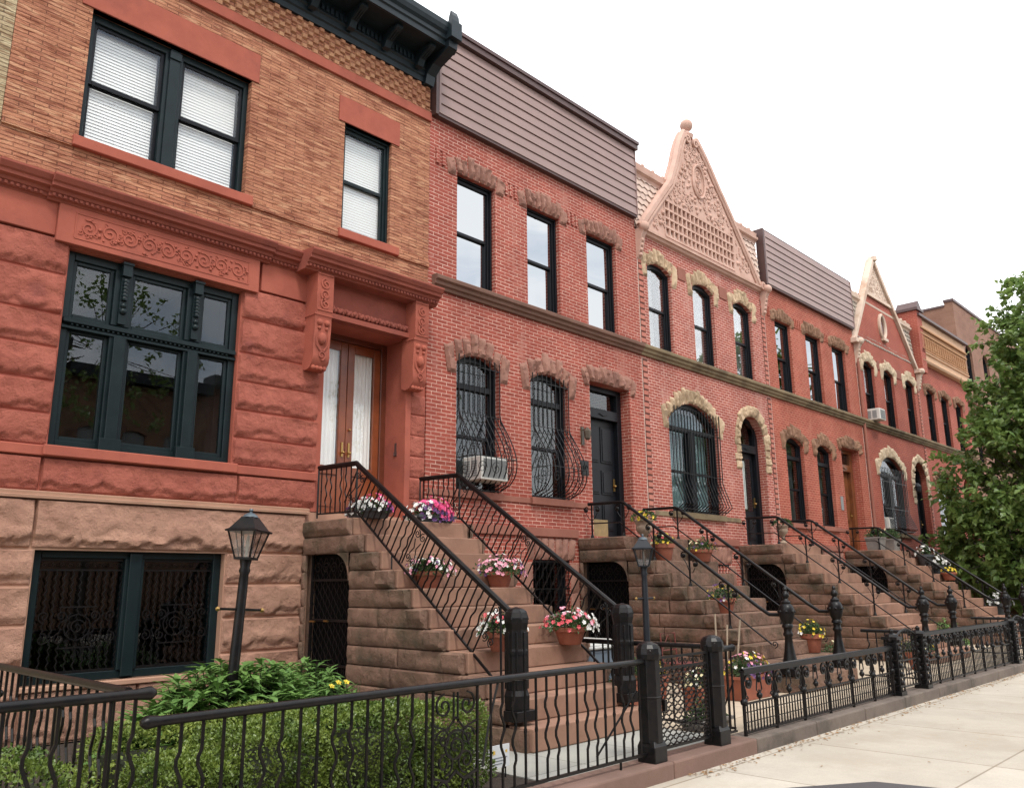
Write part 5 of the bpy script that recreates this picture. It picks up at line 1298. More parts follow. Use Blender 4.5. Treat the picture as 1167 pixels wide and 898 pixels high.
# mesh gate
t_ = thing('stoop_post', 'black cast iron post with a round head at the far left edge, behind the fence', 'post', (1.60,-3.9,-1.6)); newel_vase(t_, 1.60, -3.9, -1.6, -.24, 'post')
g = thing('mesh_gate', 'black iron garden gate filled with chain like mesh, between two round topped posts', 'gate', (6.86,YF,-1.57))
b = MB()
for z in (-.70, -.80, -1.50): b.box(6.83, 7.71, YF-.012, YF+.012, z, z+.022)
for x in (6.83, 7.69): b.box(x, x+.024, YF-.016, YF+.016, -1.53, -.62)
for k in range(8): b.spiral((6.92+.10*k, YF, -.738), .035, 1.2, (1,0,0), (0,0,1), tr=.006, dirn=1 if k % 2 else -1)
b.box(6.86,6.90,YF-.05,YF-.016,-1.16,-1.06)
b.build('frame', M['iron'], g)
b = MB(); nb = 17
for k in range(nb):
    x = 6.875+.80*k/(nb-1); s_ = 1 if k % 2 else -1; b.tube([(x+s_*(.021 if j % 4 in (0,1) else -.021), YF+.004*s_, -1.49+.69*j/38) for j in range(39)], .0078, 4)
b.build('mesh', M['iron'], g)
# stub of fence right of the gate
s = thing('iron_fence', 'short stub of iron fence with a capped rail, right of the mesh gate', 'fence', (7.92,YF,-1.575))
b = MB(); b.tube([(7.90,YF,-.675),(8.20,YF,-.675),(8.22,YF,-.675),(8.26,YF,-.675)], [.03,.03,.042,.03], 10); b.build('top_rail', M['iron'], s, smooth=40)
for x in (7.99, 8.09, 8.19): b = MB(); wavy_bar(b, (x,YF,-1.50), (x,YF,-.69), (1,0,0), 0, r=.010); b.build('baluster', M['iron'], s)
b = MB(); b.box(7.9,8.22,YF-.012,YF+.012,-1.51,-1.49); b.tube([(8.22,YF,-1.0),(7.98,YF+.1,-1.49)], .008, 4); b.build('bottom_rail', M['iron'], s)
wavy_fence(-5.20, -2.2, -.69, 'iron fence running back beside the first stoop, between the first two front yards', axis='y', fixed=8.36, cap0=False, cap1=False, step=.14, phase=0)
# cast iron fences with scroll frieze
def cast_fence(x0, x1, label, n, style=0, zr=-.925, zb=-1.545, zm=-1.26):
    t = thing('cast_fence', label, 'fence', (x0,YF,-1.575)); U = Vector((1,0,0)); W = Vector((0,0,1))
    r = MB(); r.box(x0, x1, YF-.03, YF+.03, zr-.015, zr+.012); r.box(x0, x1, YF-.02, YF+.02, zr-.04, zr-.0151); r.tube([(x0,YF,zr+.012),(x1,YF,zr+.012)], .018, 6); r.build('top_rail', M['iron'], t, smooth=40)
    st = (x1-x0)/n
    r = MB()
    for z in (zm, zb): r.box(x0, x1, YF-.010, YF+.010, z-.010, z+.010)
    for k in range(2): r.box(x0, x1, YF-.006, YF+.006, zb+.10+.10*k-.004, zb+.10+.10*k+.004)
    m = int((x1-x0)/(.068 if style == 0 else .078))
    for i in range(m+1): x = x0+(x1-x0)*i/m; r.box(x-.0065, x+.0065, YF-.0065, YF+.0065, zb, zm)
    r.build('grid_panel', M['iron'], t)
    for i in range(n+1):
        x = x0+st*i; p = MB(); p.tube([(x,YF,-1.60),(x,YF,zm),(x,YF,zr)], [.020,.020,.014] if i not in (0,n) else .022, 6)
        p.ball((x,YF-.005,zm+.02), .042, 8); p.build('post', M['iron'], t, smooth=40)
    for i in range(n):
        p = MB(); a = x0+st*i; q = 2 if style == 0 else 2
        for s_, c in ((1, a), (-1, a+st)):
            p.spiral((c+s_*.115, YF, zr-.13), .082, 1.45, U*s_, W, a0=PI*.9, tr=.0145, dirn=-1); p.ball((c+s_*.115, YF, zr-.13), .032, 7)
            p.tube([(c+s_*.03, YF, zr-.15), (c+s_*.06, YF, zm+.10), (c+s_*.015, YF, zm+.02)], .010, 4)
            p.spiral((c+s_*.06, YF, zm+.045), .04, 1.2, U*s_, W, a0=0, tr=.008)
        xm = a+st/2
        p.ball((xm, YF, zm+.06), .035, 7); p.tube([(xm,YF,zm),(xm,YF,zm+.12)], .009, 4)
        for s_ in (-1, 1): p.tube([(xm,YF,zm+.08),(xm+s_*.06,YF,zm+.12),(xm+s_*.03,YF,zr-.05)], .008, 4); 
        p.ball((xm, YF, zr-.10), .03 if style == 0 else .045, 7, 1.5)
        p.build('scroll_panel', M['iron'], t, smooth=50)
    return t
cast_fence(8.40, 12.60, 'cast iron fence of rosette scrolls over a fine grid, right of the mesh gate', 6)
cast_fence(13.95, 18.75, 'black cast iron fence with lyre scrolls over a fine grid, second along the sidewalk', 8, 1, zr=-.80, zb=-1.535, zm=-1.20)
cast_fence(20.1, 24.7, 'black cast iron fence third along the sidewalk, mostly in the shade of the tree', 8, 1, zr=-.80, zb=-1.535, zm=-1.20)
cast_fence(26.1, 30.6, 'black cast iron fence farthest along the sidewalk, behind the tree leaves', 8, 1, zr=-.80, zb=-1.535, zm=-1.20)
def openwork_post(x, label, zt=-.70):
    b = MB(); zb = -1.58
    b.box(x-.10,x+.10,YF-.10,YF+.10,zb,zb+.06)
    for dx in (-.08,.08):
        for dy in (-.08,.08): b.tube([(x+dx,YF+dy,zb),(x+dx,YF+dy,zt-.1)], .013, 5)
    z = zb+.12
    while z < zt-.12: b.box(x-.09,x+.09,YF-.09,YF+.09,z,z+.022); b.ball((x,YF-.085,z+.06),.035,6); b.ball((x-.085,YF,z+.06),.035,6); z += .115
    b.box(x-.11,x+.11,YF-.11,YF+.11,zt-.12,zt-.08); b.lathe([(.10,zt-.08),(.08,zt-.05),(.03,zt-.03),(.035,zt),(.01,zt+.03)], (x,YF,0), 8)
    b.box(x-.06,x+.06,YF-.06,YF+.06,zb,zt-.1)
    return tag(top(b, 'gate_post', M['iron'], (x,YF,zb)), label, 'post')
openwork_post(12.72, 'openwork iron gate post at the far end of the rosette fence'); openwork_post(13.80, 'openwork iron gate post at the near end of the lyre fence')
openwork_post(18.9, 'openwork iron gate post at the far end of the lyre fence'); openwork_post(20.0, 'openwork iron gate post farthest along the sidewalk before the tree')
def arched_gate(x0, x1, label, zt=-.80):
    g = thing('arched_gate', label, 'gate', (x0,YF,-1.57)); b = MB(); W_ = x1-x0
    b.tube([(x0+W_*i/12, YF, zt+.10*math.sin(PI*i/12)) for i in range(13)], .016, 6); b.box(x0,x1,YF-.01,YF+.01,-1.50,-1.48); b.box(x0,x1,YF-.01,YF+.01,-1.14,-1.12)
    for x in (x0+.01, x1-.01): b.tube([(x,YF,-1.53),(x,YF,zt)], .014, 5)
    b.build('frame', M['iron'], g)
    b = MB()
    for k in range(7): x = x0+W_*(k+1)/8; b.tube([(x,YF,-1.49),(x,YF,zt+.1*math.sin(PI*(k+1)/8))], .006, 4); b.ball((x,YF,-1.33),.018,5); b.ball((x,YF,-1.0),.018,5)
    b.tube([(x0,YF,-1.12),(x1,YF,-1.49)], .007, 4); b.tube([(x1,YF,-1.12),(x0,YF,-1.49)], .007, 4)
    for k in range(4): b.spiral((x0+W_*(k+.5)/4, YF, -.95), .08, 1.4, (1,0,0), (0,0,1), tr=.007)
    b.build('scroll_panel', M['iron'], g)
arched_gate(12.84, 13.68, 'low arched iron gate between the rosette fence and the lyre fence'); arched_gate(19.02, 19.88, 'low arched iron gate beyond the lyre fence')
for yy, xf, lb in ((-5.2, 14.35, 'iron fence running back to the second stoop, behind the lyre fence'), (-5.2, 20.3, 'iron fence running back to the third stoop near the tree')):
    wavy_fence(yy, -4.2, -.80, lb, axis='y', fixed=xf, cap0=False, cap1=False, step=.14, phase=0)
# ------------------------------------------------------------------ lamp posts
def lamp_post(x, y, zt, label, zb=ZG, mat='iron', tilt=0):
    t = thing('lamp_post', label, 'lamp post', (x,y,zb)); k = zt
    p = MB(); p.lathe([(.085,zb),(.085,zb+.10),(.06,zb+.16),(.050,zb+.3),(.041,k-.60),(.038,k-.50),(.050,k-.47),(.040,k-.44),(.055,k-.365)], (x,y,0), 14)
    post = p.build('post', M[mat], t, smooth=40); t.rotation_euler = (0, tilt, 0)
    c = MB(); c.tube([(x-.20,y,k-.80),(x+.20,y,k-.80)], .011, 6); c.build('crossbar', M[mat], post)
    c = MB(); c.ball((x-.21,y,k-.80),.020,8); c.ball((x+.21,y,k-.80),.020,8); c.build('knob', M['brass'], post)
    l = MB(); S = 1.414
    zb_, zm = k-.355, k-.13
    lo, hi = .072, .128
    for a in range(4):
        an = a*PI/2+PI/4+.55; 
        l.tube([(x+lo*S*math.cos(an), y+lo*S*math.sin(an), zb_), (x+hi*S*math.cos(an), y+hi*S*math.sin(an), zm)], .008, 4)
        an2 = a*PI/2+.55
        l.tube([(x+lo*math.cos(an2), y+lo*math.sin(an2), zb_), (x+hi*math.cos(an2), y+hi*math.sin(an2), zm)], .005, 4)
    l.lathe([(lo*S*1.05,zb_-.02),(lo*S*1.08,zb_)], (x,y,0), 4, a0=PI/4+.55)
    l.lathe([(hi*S*1.16,zm-.005),(hi*S*1.18,zm+.008),(hi*S*.98,zm+.022),(.062*S,zm+.118),(.058*S,zm+.13),(.05,zm+.132)], (x,y,0), 4, a0=PI/4+.55)
    head = l.build('lantern', M[mat], t)
    f = MB(); f.lathe([(.070,zm+.128),(.058,zm+.148),(.03,zm+.165),(.012,zm+.17),(.010,zm+.18),(.02,zm+.19),(.012,zm+.205)], (x,y,0), 12); f.build('finial', M['verdigris'], head, smooth=40)
    gl = MB()
    for a in range(4):
        a1 = a*PI/2+PI/4+.55; a2 = a1+PI/2
        P = lambda r, an, z: (x+r*S*.97*math.cos(an), y+r*S*.97*math.sin(an), z)
        gl.add([P(lo,a1,zb_),P(lo,a2,zb_),P(hi,a2,zm),P(hi,a1,zm)], [(0,1,2,3)])
    gl.build('pane', M['lamp_glass'], head)
    bb = MB(); bb.lathe([(.012,zb_),(.012,zb_+.08),(.018,zb_+.1),(.014,zb_+.18),(.004,zb_+.2)], (x,y,0), 8); bb.build('bulb', M['white_plastic'], head)
lamp_post(3.66, -3.1, .61, 'black lantern lamp post rising from the leafy shrub by the basement window', tilt=math.radians(3.2))
lamp_post(9.80, -3.1, .595, 'grey lantern lamp post beside the second stoop, behind the first stoop', mat='grey_metal')
# ------------------------------------------------------------------ plants
def leaf(mb, p, d, n, L, w, fold=.25):
    d = d.normalized(); s = d.cross(n); s = s.normalized() if s.length > 1e-5 else Vector((1,0,0)); nn = s.cross(d)
    a = p; b_ = p+d*L*.5+s*w*.5+nn*w*fold; c = p+d*L-nn*L*.12; e = p+d*L*.5-s*w*.5+nn*w*fold; m = p+d*L*.5
    mb.add([a, b_, c, e, m], [(0,1,4),(1,2,4),(2,3,4),(3,0,4)])
def rvec(rr):
    while True:
        v = Vector((rr.uniform(-1,1), rr.uniform(-1,1), rr.uniform(-1,1)))
        if .05 < v.length < 1: return v.normalized()
def box_hedge(name, label, boxes, n, mat, L=.026, seed=1, twig=True):
    """clipped hedge: rounded boxes filled with tiny leaves"""
    mb = MB(); rr = random.Random(seed); core = MB()
    vols = [((b[1]-b[0])*(b[3]-b[2])+(b[1]-b[0])*(b[5]-b[4])*1.5+(b[3]-b[2])*(b[5]-b[4])) for b in boxes]; tot = sum(vols)
    for b, v in zip(boxes, vols):
        cx, cy, cz = (b[0]+b[1])/2, (b[2]+b[3])/2, (b[4]+b[5])/2; hx, hy, hz = (b[1]-b[0])/2, (b[3]-b[2])/2, (b[5]-b[4])/2
        for i in range(int(n*v/tot)):
            q = rvec(rr)
            k = (abs(q.x)**5+abs(q.y)**5+abs(q.z)**5)**(-1/5); q = q*k
            if q.z < -.9: q.z = -q.z
            w = Vector((cx+hx*q.x, cy+hy*q.y, cz+hz*q.z))
            lump = 1+.13*noise.noise(w*3.0)+.13*noise.noise(w*7.5)+.05*noise.noise(w*16)
            dep = 1-abs(rr.gauss(0,.055))
            p = Vector((cx+hx*q.x*lump*dep, cy+hy*q.y*lump*dep, cz+hz*q.z*lump*dep))
            nrm = Vector((q.x/hx, q.y/hy, q.z/hz)).normalized()
            d = (nrm*.8+rvec(rr)*.9).normalized()
            leaf(mb, p, d, rvec(rr), L*(.7+.6*rr.random()), L*.62, .15)
        core.lathe([(1,-1),(1,1)], (0,0,0), 4); core.v = core.v[:-8]; core.f = core.f[:-3-2+0] if False else core.f
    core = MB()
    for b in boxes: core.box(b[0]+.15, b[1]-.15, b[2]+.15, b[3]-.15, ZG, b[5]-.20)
    t = thing(name, label, 'hedge', ((boxes[0][0]+boxes[0][1])/2, (boxes[0][2]+boxes[0][3])/2, ZG))
    mb.build('foliage', M[mat], t); core.build('twigs', M['twig'], t); return t
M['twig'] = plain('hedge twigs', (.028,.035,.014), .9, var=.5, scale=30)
box_hedge('box_hedge', 'clipped light green box hedge right behind the wavy bar fence', [(2.3,2.95,-5.0,-4.2,ZG,-1.05),(2.75,3.6,-5.02,-4.1,ZG,-.93),(3.45,4.35,-5.02,-4.15,ZG,-.88),(4.2,5.03,-5.0,-4.15,ZG,-.93)], 50000, 'box_leaf', .028, 3)
box_hedge('young_hedge', 'loose yellow green bush between the box hedge and the house', [(2.4,3.2,-4.0,-3.2,ZG,-.98),(3.1,3.9,-4.0,-3.3,ZG,-.94)], 9000, 'lime_leaf', .035, 9)
box_hedge('box_hedge', 'clipped green hedge behind the bottom left fence, at the left edge', [(-.4,.9,-4.95,-4.1,ZG,-1.0),(.8,2.0,-4.95,-4.1,ZG,-.93)], 16000, 'box_leaf', .03, 5)
def leafy_mound(name, label, c, r, h, n, L, w, mat, seed, cat='shrub', flowers=None):
    rr = random.Random(seed); mb = MB(); st = MB()
    for i in range(int(n/7)):
        a = rr.random()*2*PI; q = rr.random()**.5; z = h*(1-.75*q*q)*(.82+.25*rr.random()); base = Vector((c[0]+r[0]*q*math.cos(a), c[1]+r[1]*q*math.sin(a), c[2]+z))
        z *= 1; 
        if rr.random() < .45: base.z = c[2]+z*rr.uniform(.4,1)
        st.tube([Vector((c[0]+(base.x-c[0])*.5, c[1]+(base.y-c[1])*.5, c[2])), base], .004, 3)
        for k in range(7):
            d = Vector((math.cos(k*.9+a), math.sin(k*.9+a), rr.uniform(-.35,.7))).normalized()
            leaf(mb, base-Vector((0,0,.03*k*rr.random())), d, Vector((0,0,1)), L*(.65+.6*rr.random()), w*(.8+.4*rr.random()), .18)
    t = thing(name, label, cat, tuple(c)); mb.build('foliage', M[mat], t); st.build('stems', M['twig'], t)
    return t
leafy_mound('leafy_shrub', 'broad leaved mid green shrub around the foot of the lantern lamp post', (3.85,-2.9,ZG), (1.12,.85), .93, 5200, .165, .060, 'bush_leaf', 4)
leafy_mound('leafy_shrub', 'darker leafy plants by the areaway door, between the shrub and the first stoop', (4.95,-2.2,ZG), (.75,.9), .80, 2200, .14, .048, 'bush_leaf', 6)
def yellow_lilies():
    rr = random.Random(3); t = thing('day_lilies', 'small clump with a few orange yellow flowers below the areaway door', 'plant', (4.9,-2.95,ZG)); a = MB(); f = MB()
    for i in range(50): 
        an = rr.random()*6.3; leaf(a, Vector((4.9+.2*rr.random(),-2.95+.2*rr.random(),ZG)), Vector((math.cos(an)*.35,math.sin(an)*.35,1)), Vector((math.cos(an),math.sin(an),0)), .5+.25*rr.random(), .02, .1)
    for i in range(3): p = Vector((4.8+.4*rr.random(),-2.95+.25*rr.random(),ZG+.62+.08*rr.random())); petal_flower(f, p, Vector((0,-.6,.8)), .034, rr); a.tube([(p.x,p.y,ZG),p], .004, 3)
    a.build('foliage', M['pot_leaf'], t); f.build('blossoms', M['yellow_petal'], t)
def petal_flower(mb, p, n, r, rr, k=5):
    n = n.normalized(); u = n.orthogonal().normalized(); v = n.cross(u); a0 = rr.random()*6; vs = [p-n*r*.35]; fs = []
    for i in range(k):
        for da, rad, up in ((-.5,.72,.10),(0,1.0,.0),(.5,.72,.10)):
            a = a0+2*PI*i/k+da*2*PI/k*.85; vs.append(p+(u*math.cos(a)+v*math.sin(a))*r*rad+n*r*up*rr.uniform(-.5,2))
        b = 1+3*i; fs += [(0,b,b+1),(0,b+1,b+2)]
    mb.add(vs, fs)
yellow_lilies()
def potted(name, label, x, y, z, pr, ph, sp, fh, cols, seed, potm='clay', nfl=60, fr=.028, droop=.5, nleaf=500, cat='flower pot', boxpot=None, group=None, Lf=.05):
    """cols: list of (petal material, weight, angular centre or None)"""
    rr = random.Random(seed); t = thing(name, label, cat, (x,y,z), group)
    p = MB()
    if boxpot:
        bx, by = boxpot; e = .82
        p.add([(x-bx*e,y-by*e,z),(x+bx*e,y-by*e,z),(x+bx*e,y+by*e,z),(x-bx*e,y+by*e,z),(x-bx,y-by,z+ph),(x+bx,y-by,z+ph),(x+bx,y+by,z+ph),(x-bx,y+by,z+ph)], [(0,3,2,1),(0,1,5,4),(1,2,6,5),(2,3,7,6),(3,0,4,7)])
        p.box(x-bx-.012,x+bx+.012,y-by-.012,y-by+.01,z+ph-.035,z+ph+.004); p.box(x-bx-.012,x+bx+.012,y+by-.01,y+by+.012,z+ph-.035,z+ph+.004); p.box(x-bx-.012,x-bx+.01,y-by+.01,y+by-.01,z+ph-.035,z+ph+.004); p.box(x+bx-.01,x+bx+.012,y-by+.01,y+by-.01,z+ph-.035,z+ph+.004)
        s = (bx*1.15, by*1.5)
    else:
        p.lathe([(pr*.66,z),(pr*.70,z+.01),(pr*.93,z+ph*.74),(pr*1.06,z+ph*.76),(pr*1.08,z+ph),(pr*.93,z+ph),(pr*.90,z+ph*.86)], (x,y,0), 20); s = (sp, sp)
    p.build('pot', M[potm], t, smooth=30)
    so = MB()
    if boxpot: so.box(x-bx*.95,x+bx*.95,y-by*.95,y+by*.95,z+ph*.80,z+ph*.88)
    else: so.lathe([(pr*.88,z+ph*.80),(pr*.88,z+ph*.88)], (x,y,0), 12)
    so.build('soil', M['soil'], t)
    lf = MB(); C_ = Vector((x,y,z+ph))
    def surf(jit=1):
        q = rvec(rr); q.z = abs(q.z)*1.0-(.35*droop if rr.random() < droop else 0)
        d = rr.uniform(.72,1.03) if jit else 1
        return Vector((q.x*s[0]*d, q.y*s[1]*d, q.z*fh*d)), q
    for i in range(nleaf):
        o, q = surf(); o *= rr.uniform(.35,1); leaf(lf, C_+o, (q+rvec(rr)*.8), rvec(rr), Lf*(.6+.8*rr.random()), Lf*.5, .2)
    lf.build('foliage', M['pot_leaf'], t)
    W = sum(c[1] for c in cols)
    for ci, (cm, wgt, cen) in enumerate(cols):
        f = MB()
        for i in range(int(nfl*wgt/W)):
            for _ in range(12):
                o, q = surf(0)
                if cen is None or (q.xy.length > 0 and (Vector(cen)-Vector((q.x,q.z))).length < .75): break
            petal_flower(f, C_+o*rr.uniform(.97,1.09), q+Vector((0,-.35,.15))+rvec(rr)*.3, fr*rr.uniform(.75,1.15), rr)
        f.build('blossoms', M[cm], t)
    return t
zt = lambda k: .855-.2232*k   # tread heights of the first stoop
potted('flower_box', 'trough of white, magenta and violet petunias behind the near railing atop the first stoop', 6.66,-.95,.855,.12,.12,.3,.20,[('white_petal',2,(-.7,.3)),('pink_petal',2.4,(.5,.6)),('violet_petal',3,(.5,-.1))],1,'dark_pot',190,.034,.8,700,boxpot=(.15,.30),Lf=.045)
potted('flower_box', 'trough overflowing with bright pink and violet petunias at the top right of the first stoop', 7.80,-.86,.855,.12,.10,.3,.31,[('pink_petal',5,(.35,.6)),('white_petal',1,(-.9,.3)),('violet_petal',2,(-.1,-.2))],2,'dark_pot',270,.036,.9,700,boxpot=(.34,.17),Lf=.045)
potted('flower_pot', 'clay pot of pale pink and white flowers behind the near railing of the first stoop', 6.72,-2.13,zt(4),.17,.20,.30,.20,[('rose_petal',2,None),('white_petal',2,None),('violet_petal',.5,None)],3,'clay',85,.028,.7,650)
potted('flower_pot', 'clay pot of pale pink geraniums halfway down the first stoop, against the far railing', 7.93,-2.12,zt(4),.18,.20,.34,.22,[('rose_petal',3,None),('white_petal',.8,None),('violet_petal',.5,None)],4,'clay',125,.028,.7,650)
potted('flower_pot', 'clay pot of white and coral flowers partly hidden by the near newel post', 6.74,-3.33,zt(8) if False else zt(7)-.0,.17,.20,.27,.24,[('white_petal',4,None),('coral_petal',1.4,(0,.9))],5,'clay',110,.030,.6,550)
potted('flower_pot', 'clay pot crowded with white and coral flowers, left of the far newel post', 7.96,-3.28,zt(8) if False else zt(7)-.0,.19,.20,.33,.22,[('white_petal',4,(.5,.3)),('coral_petal',1.4,(-.4,.5)),('rose_petal',1,(.1,.9))],6,'clay',160,.030,.6,650)
r2_ = .82-.22*0
def tread(zl, k): return zl-RISER*k
potted('flower_pot', 'clay pot of yellow and white pansies near the top of the second stoop', 12.62,-1.55,.82-.2225*2+.0,.19,.30,.22,.20,[('yellow_petal',2,None),('cream_petal',1,None),('coral_petal',.6,None)],7,'clay',30,.028,.4,330)
potted('flower_box', 'terracotta bowl of pansies on the far side of the second stoop, above the pansy pot', 13.80,-1.60,.82-.2225*2,.20,.22,.30,.24,[('cream_petal',1,None),('yellow_petal',1,None),('violet_petal',1,None)],8,'clay',30,.030,.6,380)
potted('flower_pot', 'terracotta pot of yellow pansies on the second stoop, below the pansy bowl', 12.75,-2.60,.82-.2225*6,.20,.26,.27,.24,[('yellow_petal',2,None),('violet_petal',1.5,None),('white_petal',.6,None)],9,'clay',34,.030,.6,380)
potted('flower_pot', 'clay pot of yellow flowers standing low beside the second stoop newel posts', 13.9,-3.55,-1.15,.17,.30,.22,.22,[('yellow_petal',3,None),('white_petal',.5,None)],10,'clay',34,.030,.5,380)
potted('stone_planter', 'round grey stone planter with a drooping plant between the second and third stoops', 14.75,-3.5,ZG,.26,.32,.22,.3,[('cream_petal',1,None)],11,'grey_pot',8,.03,.5,240)
potted('flower_box', 'long terracotta trough of pink, yellow and violet pansies in the yard behind the rosette fence', 11.3,-3.75,ZG,.2,.32,.3,.30,[('rose_petal',2,(.3,.5)),('yellow_petal',1.2,None),('violet_petal',1.5,(0,0)),('white_petal',.6,None)],12,'clay',120,.034,.3,600,boxpot=(.46,.18))
potted('flower_box', 'terracotta trough of white and pink flowers just right of the mesh gate', 9.85,-3.9,ZG,.2,.30,.3,.22,[('white_petal',1,None),('cream_petal',2,None),('rose_petal',.5,None)],13,'clay',60,.032,.3,450,boxpot=(.26,.15))
potted('flower_box', 'flower trough with yellow pansies seen over the mesh gate', 9.0,-3.45,ZG,.2,.42,.3,.28,[('yellow_petal',2,(.7,.3)),('violet_petal',1,None),('cream_petal',1,None)],14,'clay',60,.034,.3,500,boxpot=(.52,.16))
potted('low_plant', 'low green ground plant behind the mesh gate', 8.75,-4.6,ZG,.2,.10,.3,.25,[('cream_petal',1,None)],24,'grey_pot',3,.02,.8,500,boxpot=(.35,.14))
potted('planter_box', 'square grey planter box of green herbs on the fourth stoop, left of its pair', 24.55,-.75,.85,.2,.36,.26,.30,[('cream_petal',1,None)],15,'grey_pot',4,.03,.3,350,boxpot=(.26,.2),Lf=.07)
potted('planter_box', 'square grey planter box of green herbs on the fourth stoop, right of its pair', 25.55,-.80,.85,.2,.34,.26,.32,[('cream_petal',1,None)],16,'grey_pot',4,.03,.3,350,boxpot=(.26,.2),Lf=.07)
potted('flower_pot', 'dark pot of white flowers on the fourth stoop near its top', 25.9,-1.6,.43,.22,.30,.26,.26,[('white_petal',1,None)],17,'dark_pot',40,.04,.5,200)
potted('flower_pot', 'red pot of yellow flowers halfway down the fourth stoop', 25.85,-2.2,.0,.2,.22,.2,.2,[('yellow_petal',1,None)],18,'clay',14,.04,.5,150)
potted('flower_pot', 'dark pot of large white flowers beside the fifth stoop near the leaves', 26.9,-1.6,.1,.24,.34,.32,.3,[('white_petal',1,None)],19,'dark_pot',60,.05,.5,200)
potted('flower_pot', 'grey pot of white flowers low by the fifth stoop', 27.4,-3.0,-1.0,.26,.36,.32,.3,[('white_petal',1,None)],20,'dark_pot',50,.05,.5,200)
potted('flower_pot', 'pot of yellow flowers on the ground behind the lyre fence', 16.9,-4.2,ZG,.22,.30,.34,.34,[('yellow_petal',2,None),('cream_petal',1,None)],21,'clay',26,.035,.5,380)
leafy_mound('green_plant', 'low green plant between the third stoop newel posts', (21.6,-3.2,ZG), (.6,.5), .75, 500, .14, .05, 'bush_leaf', 31, 'plant')
def urn(x, y, z, h, label, fl=True, seed=40):
    t = thing('stone_urn', label, 'urn', (x,y,z)); b = MB()
    P = [(.12,0),(.13,.04),(.10,.10),(.05,.18),(.045,.30),(.06,.36),(.05,.40),(.10,.50),(.16,.62),(.175,.74),(.16,.80),(.19,.92),(.21,.97),(.205,1.0),(.17,1.0),(.16,.93)]
    b.lathe([(r*h*1.7, z+a*h) for r, a in P], (x,y,0), 18); b.build('bowl', M['urn'], t, smooth=40)
    rr = random.Random(seed); lf = MB(); f = MB()
    for i in range(170):
        q = rvec(rr); q.z = abs(q.z); leaf(lf, Vector((x,y,z+h))+Vector((q.x*.2,q.y*.2,q.z*.14)), q+rvec(rr)*.6, rvec(rr), .06, .03, .2)
    lf.build('foliage', M['pot_leaf'], t)
    if fl:
        for i in range(24): q = rvec(rr); q.z = abs(q.z); petal_flower(f, Vector((x,y,z+h))+Vector((q.x*.22,q.y*.22,q.z*.17)), q, .035, rr)
        f.build('blossoms', M['yellow_petal'], t)
urn(12.58, -1.18, .61, .50, 'narrow weathered urn of yellow flowers at the top of the second stoop, behind the lantern')
urn(18.55, -.90, .86, .42, 'squat stone urn on the landing of the third stoop, by the dark arched door', False, 41)
# ------------------------------------------------------------------ small things
def ac(label, x0, x1, y0, y1, z0, z1, side=True):
    t = thing('air_conditioner', label, 'air conditioner', ((x0+x1)/2,y1,z0)); b = MB(); b.box(x0,x1,y0,y1,z0,z1); b.build('casing', M['white_plastic'], t, bevel=.02, seg=3)
    g = MB(); n = 18
    for i in range(n): z = z0+.04+(z1-z0-.08)*i/n; g.box(x0+.05, x1-.05, y0-.010, y0-.001, z, z+(z1-z0-.08)/n*.62)
    g.build('grille', M['grille_grey'], t)
    g = MB()
    for k in range(2):
        for i in range(7): z = z0+.06+(z1-z0-.12)*i/7; ya = y0+.10+(y1-y0-.12)*k/2; g.box(x0-.008, x0-.001, ya, ya+(y1-y0-.2)/2, z, z+(z1-z0)*.07)
    g.build('side_vent', M['grille_grey'], t)
ac('boxy white air conditioner caged in the bulging window grille above the first stoop railing', 9.30, 9.92, -.36, .10, 1.66, 2.05)
ac('small white air conditioner perched on the belt course of the cream gabled house', 27.02, 27.5, -.38, .10, 5.05, 5.42)
ac('white air conditioner in the big arched ground floor window of the cream gabled house', 27.6, 28.0, -.10, .12, 1.62, 1.98)
# wheelie bin with pale lid
t = thing('rubbish_bin', 'grey blue rubbish bin with a pale lid behind the first stoop', 'bin', (8.75,-2.85,ZG))
b = MB(); b.add([(8.50,-3.1,ZG+.06),(9.0,-3.1,ZG+.06),(9.0,-2.62,ZG+.06),(8.50,-2.62,ZG+.06),(8.44,-3.16,ZG+.78),(9.06,-3.16,ZG+.78),(9.06,-2.56,ZG+.78),(8.44,-2.56,ZG+.78)], [(0,3,2,1),(4,5,6,7),(0,1,5,4),(1,2,6,5),(2,3,7,6),(3,0,4,7)])
M['bin_blue'] = plain('blue grey bin plastic', (.16,.20,.25), .5, var=.15); M['bin_lid'] = plain('pale bin lid', (.52,.52,.49), .5, var=.15); b.build('body', M['bin_blue'], t, bevel=.03, seg=3)
b = MB(); b.box(8.42,9.08,-3.20,-2.54,ZG+.785,ZG+.83); b.prism([(-3.18,ZG+.83),(-2.56,ZG+.83),(-2.62,ZG+.90),(-3.08,ZG+.90)], 'x', 8.46, 9.04); b.build('lid', M['bin_lid'], t, bevel=.025, seg=3)
b = MB(); b.tube([(8.5,-2.62,ZG+.09),(8.5,-2.70,ZG+.09)], .09, 12); b.tube([(9.0,-2.62,ZG+.09),(9.0,-2.70,ZG+.09)], .09, 12); b.build('wheel', M['iron_dull'], t)
